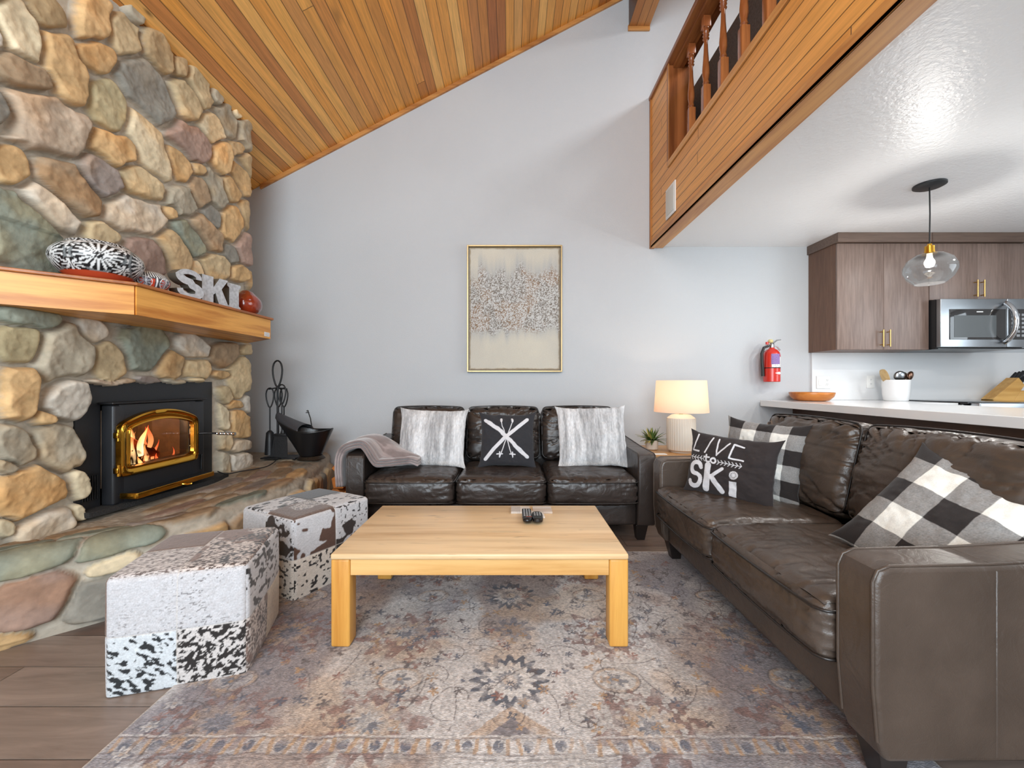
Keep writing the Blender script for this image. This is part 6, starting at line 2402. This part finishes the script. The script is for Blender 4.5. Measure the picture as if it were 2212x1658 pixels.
def hide(style, a, b_, seed):
    """a, b in metres within the face"""
    hair = fbm(a * 40 + b_ * 30, b_ * 160 - a * 120, o=2, seed=seed + 1)
    hair2 = fbm(a * 90, b_ * 500, o=2, seed=seed + 2)
    one = np.ones(a.shape + (3,))
    flow = a + 0.25 * b_
    if style == 'white':
        c = mix(one * WHT, one * lin((188, 186, 188)), sstep(0.45, 0.75, hair) * 0.8)
        st_ = sstep(0.70, 0.74, fbm(a * 110, b_ * 260, o=2, seed=seed)) * sstep(0.35, 0.6, fbm(a * 6, b_ * 6, o=2, seed=seed + 3))
        c = mix(c, one * lin((96, 92, 92)), st_ * 0.8)
    elif style == 'spots':
        s = fbm(a * 34 + 0.4 * b_ * 30, b_ * 62, o=2, seed=seed)
        c = mix(one * WHT, one * BLK, sstep(0.60, 0.63, s))
    elif style == 'bigspots':
        s = fbm((a - b_ * 0.6) * 42, (b_ + a * 0.6) * 85, o=2, seed=seed)
        c = mix(one * lin((200, 206, 210)), one * lin((30, 34, 38)), sstep(0.585, 0.615, s))
    elif style == 'dense':
        s = fbm(a * 95 - b_ * 40, b_ * 95, o=3, seed=seed) + 0.12 * (fbm(a * 9, b_ * 9, o=2, seed=seed + 6) - 0.5) * 2
        c = mix(one * lin((200, 195, 192)), one * BLK, sstep(0.49, 0.53, s))
    elif style == 'blobs':
        s = fbm(a * 11 + 2, b_ * 13, o=3, seed=seed)
        edge = fbm(a * 50, b_ * 50, o=2, seed=seed + 7)
        c = mix(one * WHT, one * lin((84, 58, 46)), sstep(0.50, 0.53, s + (edge - 0.5) * 0.07))
    elif style == 'blackblobs':
        s = fbm(a * 12 + 7, b_ * 13, o=3, seed=seed)
        edge = fbm(a * 50, b_ * 50, o=2, seed=seed + 7)
        c = mix(one * WHT, one * lin((40, 28, 24)), sstep(0.53, 0.56, s + (edge - 0.5) * 0.08))
        c = mix(c, one * BLK, sstep(0.72, 0.74, fbm(a * 80, b_ * 80, o=2, seed=seed + 9)))
    elif style == 'brown':
        c = mix(one * lin((100, 74, 60)), one * lin((128, 104, 92)), hair)
    elif style == 'roan':
        s = fbm(a * 120 + b_ * 60, b_ * 260, o=3, seed=seed)
        c = mix(one * lin((206, 200, 198)), one * lin((96, 84, 80)), sstep(0.42, 0.66, s))
    elif style == 'roanbrown':
        s = fbm(a * 120, b_ * 160, o=3, seed=seed)
        c = mix(one * lin((204, 194, 188)), one * lin((78, 62, 56)), sstep(0.46, 0.58, s))
        bl = fbm(a * 10 + 4, b_ * 10, o=3, seed=seed + 5)
        c = mix(c, one * lin((118, 90, 76)), sstep(0.54, 0.60, bl) * 0.9)
        bl2 = fbm(a * 12 + 14, b_ * 12, o=3, seed=seed + 8)
        c = mix(c, one * lin((44, 36, 36)), sstep(0.56, 0.62, bl2) * sstep(0.35, 0.55, s))
    elif style == 'greybrown':
        s = fbm(a * 160, b_ * 160, o=3, seed=seed)
        c = mix(one * lin((186, 182, 180)), one * lin((110, 104, 102)), sstep(0.42, 0.6, s))
        bl = fbm(a * 8 + 9, b_ * 8, o=3, seed=seed + 5)
        c = mix(c, one * lin((96, 74, 62)), sstep(0.52, 0.56, bl) * 0.9)
    elif style == 'cream':
        c = mix(one * lin((222, 210, 190)), one * lin((196, 182, 160)), hair)
    elif style == 'creamspots':
        s = fbm(a * 50, b_ * 70, o=2, seed=seed)
        c = mix(one * lin((214, 204, 192)), one * BLK, sstep(0.62, 0.65, s))
    elif style == 'black':
        c = mix(one * lin((30, 30, 32)), one * lin((48, 46, 48)), hair)
    else:
        c = one * WHT
    return c * (0.86 + 0.28 * hair2)[..., None]


def ottoman(label, c, rz, sx, sy, h, faces_, seed):
    """faces_: dict side -> four styles, (low a, low b), (high a, low b), (low a, high b), (high a, high b)"""
    t = thing('cowhide_ottoman', label, 'ottoman', (c[0], c[1], 0.0), rz, 'cowhide patchwork ottomans')
    hx, hy, hz = sx / 2, sy / 2, (h - 0.004) / 2
    r = 0.022
    allv, allf, allc = [], [], []
    for key, (ax, sg) in {'-x': (0, -1), '+x': (0, 1), '-y': (1, -1), '+y': (1, 1), 'top': (2, 1)}.items():
        A_, B_ = {0: (hy, hz), 1: (hx, hz), 2: (hx, hy)}[ax]
        na_, nb_ = int(A_ * 2 / 0.0035), int(B_ * 2 / 0.0035)
        a, bb = np.meshgrid(np.linspace(-1, 1, na_), np.linspace(-1, 1, nb_), indexing='ij')
        one = np.full_like(a, sg)
        X, Y, Z = [(one, a, bb), (a, one, bb), (a, bb, one)][ax]
        p = [X * hx, Y * hy, Z * hz]
        q = [np.clip(p[0], -hx + r, hx - r), np.clip(p[1], -hy + r, hy - r), np.clip(p[2], -9, hz - r)]
        d = [p[i] - q[i] for i in range(3)]
        ln_ = np.sqrt(d[0] ** 2 + d[1] ** 2 + d[2] ** 2) + 1e-9
        k_ = r / ln_
        G = [q[i] + d[i] * k_ for i in range(3)]
        puff = 0.010 * np.sqrt(np.clip((1 - a ** 2) * (1 - bb ** 2), 0, 1))
        seam = np.minimum(np.abs(a) * A_, np.abs(bb) * B_)
        puff = puff - 0.0022 * np.exp(-(seam / 0.004) ** 2) + 0.001 * (fbm(a * 60, bb * 60, o=2, seed=seed) - 0.5)
        G[ax] = G[ax] + sg * puff
        col = np.zeros(a.shape + (3,))
        sts = faces_.get(key, ('white',) * 4)
        for qi, (ma, mb) in enumerate(((a < 0, bb < 0), (a >= 0, bb < 0), (a < 0, bb >= 0), (a >= 0, bb >= 0))):
            mk = ma & mb
            cc_ = hide(sts[qi], (a + 2) * A_ + (ax * 3 + sg) * 1.3, (bb + 2) * B_, seed + qi * 11 + ax * 5 + sg)
            col[mk] = cc_[mk]
        col = mix(col, np.ones_like(col) * lin((206, 200, 192)), np.exp(-(seam / 0.0016) ** 2) * 0.6)
        Pq = np.stack([G[0], G[1], G[2] + hz + 0.004], -1)
        k = len(allv)
        allv.append(Pq.reshape(-1, 3))
        allc.append(col.reshape(-1, 3))
        idx = np.arange(na_ * nb_).reshape(na_, nb_) + sum(len(v_) for v_ in allv[:-1])
        qd = np.stack([idx[:-1, :-1], idx[1:, :-1], idx[1:, 1:], idx[:-1, 1:]], -1).reshape(-1, 4)
        flip = (ax, sg) in ((0, -1), (1, 1))
        allf.append(qd[:, ::-1] if flip else qd)
    Vv = np.concatenate(allv)
    Ff = np.concatenate(allf)
    Cc = np.concatenate(allc)
    me = bpy.data.meshes.new('hide_cover')
    me.vertices.add(len(Vv))
    me.vertices.foreach_set('co', Vv.ravel().astype(np.float32))
    me.loops.add(len(Ff) * 4)
    me.loops.foreach_set('vertex_index', Ff.ravel().astype(np.int32))
    me.polygons.add(len(Ff))
    me.polygons.foreach_set('loop_start', np.arange(0, len(Ff) * 4, 4, dtype=np.int32))
    me.polygons.foreach_set('loop_total', np.full(len(Ff), 4, dtype=np.int32))
    me.update(calc_edges=True)
    setcol(me, Cc)
    link('hide_cover', me, M_hide, t, True)
    MB().box(-hx + 0.03, hx - 0.03, -hy + 0.03, hy - 0.03, 0.001, h - 0.03).build('base', M_black, t, smooth=False)
    return t


M_hide = attrmat('cow_hair', 0.7, 0.5, 220, sheen=0.35, var=0.12, vscale=200, stretch=(1, 0.3, 1), dist=0.002)
ottoman('patchwork cowhide cube ottoman closest to the camera, white upper and black spotted lower patches', (-1.236, 1.678), math.radians(15.5), 0.432, 0.432, 0.41,
        {'-y': ('bigspots', 'dense', 'white', 'white'), 'top': ('roan', 'roanbrown', 'brown', 'roanbrown'), '+x': ('roanbrown', 'cream', 'spots', 'spots'), '-x': ('white', 'spots', 'brown', 'roan'), '+y': ('white', 'spots', 'brown', 'roan')}, 5)
ottoman('patchwork cowhide cube ottoman behind the other one, with brown blotches, beside the coffee table', (-1.145, 2.343), math.radians(61.6), 0.475, 0.44, 0.41,
        {'-y': ('creamspots', 'black', 'blobs', 'blackblobs'), 'top': ('greybrown', 'spots', 'spots', 'black'), '-x': ('creamspots', 'spots', 'blackblobs', 'white'), '+x': ('white', 'spots', 'spots', 'blobs'), '+y': ('white', 'spots', 'brown', 'roan')}, 29)

# ------------------------------------------------------------------ rug
RX0, RX1, RY0, RY1 = -1.19, 1.19, 0.93, 2.64
st_ = 0.0038
xs = np.arange(RX0, RX1 + st_ / 2, st_)
ys = np.arange(RY0, RY1 + st_ / 2, st_)
X, Y = np.meshgrid(xs, ys, indexing='ij')
one = np.ones(X.shape + (3,))
c = one * lin((184, 178, 173))
n1 = fbm(X * 2.2 + 3, Y * 2.2, o=4, seed=1)
n2 = fbm(X * 2.6 + 13, Y * 2.6, o=4, seed=2)
n3 = fbm(X * 3.0 + 33, Y * 3.0, o=4, seed=3)
n4 = fbm(X * 2.2 + 53, Y * 2.2, o=4, seed=4)
c = mix(c, one * lin((204, 200, 198)), sstep(0.40, 0.58, n1) * 0.9)
c = mix(c, one * lin((146, 120, 104)), sstep(0.50, 0.66, n2 + 0.10 * sstep(1.8, 2.6, Y)) * 0.7)
c = mix(c, one * lin((196, 158, 112)), sstep(0.55, 0.66, n3 + 0.03 * sstep(0.2, 0.8, np.abs(X))) * 0.42)
c = mix(c, one * lin((112, 106, 114)), sstep(0.50, 0.66, n4 + 0.13 * sstep(0.35, 1.0, X)) * 0.75)
wob = 0.018


def warp(seed=0):
    return X + (fbm(X * 12, Y * 12, o=2, seed=seed + 70) - 0.5) * wob, Y + (fbm(X * 12 + 9, Y * 12, o=2, seed=seed + 71) - 0.5) * wob


WX, WY = warp()
NAVY, OCH, RUST, LITE, DKB = lin((62, 68, 84)), lin((176, 138, 92)), lin((140, 88, 66)), lin((214, 210, 206)), lin((76, 60, 54))
fine = vnoise(X * 130, Y * 130, seed=9)
worn = sstep(0.28, 0.62, fbm(X * 30, Y * 30, o=2, seed=14))


def put(mask, col, k=0.8):
    global c
    c = mix(c, one * col, np.clip(mask, 0, 1) * k * (0.45 + 0.55 * worn))


def flower(x0, y0, R_, pet, inner_c, outer_c, k=0.85, jag=0.16):
    dx_, dy_ = WX - x0, WY - y0
    r_ = np.hypot(dx_, dy_)
    an = np.arctan2(dy_, dx_)
    rj = r_ / R_ / (1 + jag * np.cos(an * pet))
    put((rj < 1.0) & (rj > 0.70), outer_c, k)
    put((rj < 0.70), inner_c, 0.6)
    put((rj < 0.36) & (rj > 0.22), outer_c * 1.4, 0.7)
    put((rj < 0.20), OCH, 0.5)


def oval(x0, y0, rx, ry, k=0.8):
    q = np.hypot((WX - x0) / rx, (WY - y0) / ry)
    put(q < 0.93, LITE * 0.92, 0.45)
    put((q > 0.78) & (q < 0.95), OCH, 0.55)
    put((q > 0.94) & (q < 1.02), DKB, 0.7)
    an = np.arctan2(WY - y0, WX - x0)
    put((q < 0.36 + 0.14 * np.cos(an * 6)), NAVY, 0.7)
    put((q < 0.12), OCH, 0.8)


for (yy) in (2.085, 1.49):
    flower(-0.01, yy, 0.125 if yy < 1.8 else 0.115, 16, LITE, NAVY * 0.8, 0.95)
for (x0, y0) in ((-0.40, 1.49), (0.37, 1.49), (-0.394, 2.08), (0.385, 2.08), (1.0, 1.49), (-1.0, 1.49), (1.0, 2.08), (-1.0, 2.08)):
    oval(x0, y0, 0.082, 0.062)
for (x0, y0) in ((-0.45, 1.775), (0.40, 1.765), (-0.45, 1.30), (0.43, 1.29), (-0.45, 2.35), (0.40, 2.35), (-0.95, 1.77), (0.95, 1.77), (0.92, 1.3), (-0.92, 1.3)):
    dx_, dy_ = WX - x0, WY - y0
    an = np.arctan2(dy_, dx_)
    r_ = np.hypot(dx_, dy_ * 1.15) / (1 + 0.22 * np.cos(an * 11))
    bl = fbm(X * 55, Y * 55, o=2, seed=44)
    put((r_ < 0.17) & (r_ > 0.085) & (bl > 0.44), RUST * (0.72 if x0 < 0 else 0.6), 0.8)
    put((r_ < 0.085) & (r_ > 0.045), OCH * 1.05, 0.55)
    put((r_ < 0.04) & (bl > 0.42), NAVY, 0.8)
for (x0, y0) in ((0.008, 1.797), (0.006, 2.38)):
    dx_, dy_ = WX - x0, WY - y0
    an = np.arctan2(dy_, dx_)
    r_ = np.hypot(dx_, dy_) / (1 + 0.3 * np.cos(an * 8))
    put(r_ < 0.075, NAVY * 1.5, 0.6)
    put(r_ < 0.04, OCH, 0.5)
q = np.abs(WX) / 0.16 + (WY - 1.235) / 0.13
put((q < 1) & (WY > 1.245), OCH, 0.65)
put((q < 0.62) & (WY > 1.245), NAVY * 1.6, 0.7)
# scattered florets
fr_ = random.Random(21)
for i in range(760):
    x0, y0 = fr_.uniform(RX0 + 0.05, RX1 - 0.05), fr_.uniform(1.27, RY1 - 0.04)
    R_ = fr_.uniform(0.007, 0.024)
    i0, i1 = np.searchsorted(xs, x0 - R_ * 1.6), np.searchsorted(xs, x0 + R_ * 1.6)
    j0, j1 = np.searchsorted(ys, y0 - R_ * 1.6), np.searchsorted(ys, y0 + R_ * 1.6)
    sl = (slice(i0, i1), slice(j0, j1))
    dx_, dy_ = WX[sl] - x0, WY[sl] - y0
    an = np.arctan2(dy_, dx_) + fr_.uniform(0, 6)
    r_ = np.hypot(dx_, dy_) / (R_ * (0.72 + 0.38 * np.cos(an * fr_.choice([3, 4, 5, 6]))))
    col = [NAVY, DKB, RUST, DKB, NAVY * 1.3, OCH][fr_.randrange(6)]
    mk = ((r_ < 1) & (r_ > fr_.choice([0.0, 0.0, 0.45]))).astype(float) * (0.52 + 0.38 * worn[sl])
    c[sl] = c[sl] * (1 - mk[..., None]) + col * mk[..., None]
# vines
for i in range(150):
    x0, y0 = fr_.uniform(RX0 + 0.1, RX1 - 0.1), fr_.uniform(1.29, RY1 - 0.08)
    a = fr_.uniform(0, 6.28)
    da = fr_.uniform(-0.9, 0.9)
    p = []
    for k in range(34):
        p.append((x0, y0))
        x0 += 0.0045 * math.cos(a)
        y0 += 0.0045 * math.sin(a)
        a += da * 0.12
    for (px_, py_) in p:
        ii, jj = int(round((px_ - RX0) / st_)), int(round((py_ - RY0) / st_))
        if 1 <= ii < len(xs) - 1 and 1 <= jj < len(ys) - 1 and py_ > 1.26:
            c[ii, jj] = c[ii, jj] * 0.25 + DKB * 0.75
            c[ii + (i % 2), jj + 1 - (i % 2)] = c[ii + (i % 2), jj + 1 - (i % 2)] * 0.7 + DKB * 0.3


# borders on four sides: band of alternating blocks
def band(d, s, w0, w1, per):
    inb = (d > w0) & (d < w1)
    put((np.abs(d - w0) < 0.004) | (np.abs(d - w1) < 0.004), DKB * 1.3, 0.6)
    put((np.abs(d - w1 - 0.008) < 0.004), LITE, 0.7)
    ph = (s / per) % 1
    mid = (w0 + w1) / 2
    hh = (w1 - w0) / 2
    v_ = (d - mid) / hh
    e1 = np.hypot((ph - 0.5) * 5.0, v_ * 1.15)
    put(inb, LITE, 0.3)
    put(inb & (np.abs(np.abs(ph - 0.5) - 0.30 - 0.05 * v_) < 0.07), OCH, 0.8)
    put(inb & (e1 < 0.85) & (fine > 0.25), NAVY * 1.2, 0.85)


for (d, s) in ((WY - 0.93, WX + 5), (2.64 - WY, WX + 5), (WX - RX0, WY), (RX1 - WX, WY)):
    if d is (None):
        continue
band(WY - RY0, WX + 5.0, 0.262, 0.312, 0.091)
put((np.abs(WY - 1.175) < 0.003), DKB, 0.5)
for k in range(-13, 14):
    flower(k * 0.091 + 0.02, 1.10, 0.033, 6, OCH if k % 2 else LITE, NAVY, 0.8, 0.25)
put((WX - RX0 > 0.125) & (WX - RX0 < 0.131), DKB, 0.7)
put((WX - RX0 > 0.245) & (WX - RX0 < 0.250), DKB, 0.5)
for k in range(18):
    flower(RX0 + 0.07, 1.0 + k * 0.095, 0.030, 6, LITE, NAVY, 0.6, 0.3)
    flower(RX0 + 0.19, 1.05 + k * 0.095, 0.030, 5, OCH, DKB, 0.5, 0.3)
c = c * (0.66 + 0.68 * fine)[..., None]
edge = np.minimum(np.minimum(X - RX0, RX1 - X), np.minimum(Y - RY0, RY1 - Y))
c = mix(c, one * lin((206, 192, 174)), sstep(0.010, 0.004, edge))
c = mix(c, one * lin((166, 170, 180)), np.full(X.shape, 0.17))
c = np.clip(c, 0.01, 1)
Zr = np.full(X.shape, 0.0125) + (fine - 0.5) * 0.0012
Zr = np.where(edge < 0.002, 0.0005, Zr)
me = grid_mesh('area_rug', np.stack([X, Y, Zr], -1), cols=c)
o = link('area_rug', me, attrmat('woven_wool', 0.95, 0.8, 260, var=0.20, vscale=230, stretch=(0.5, 1, 1), dist=0.004, sheen=0.1), None, True)
tag(o, 'distressed grey, rust and navy oriental area rug under the coffee table', 'rug')
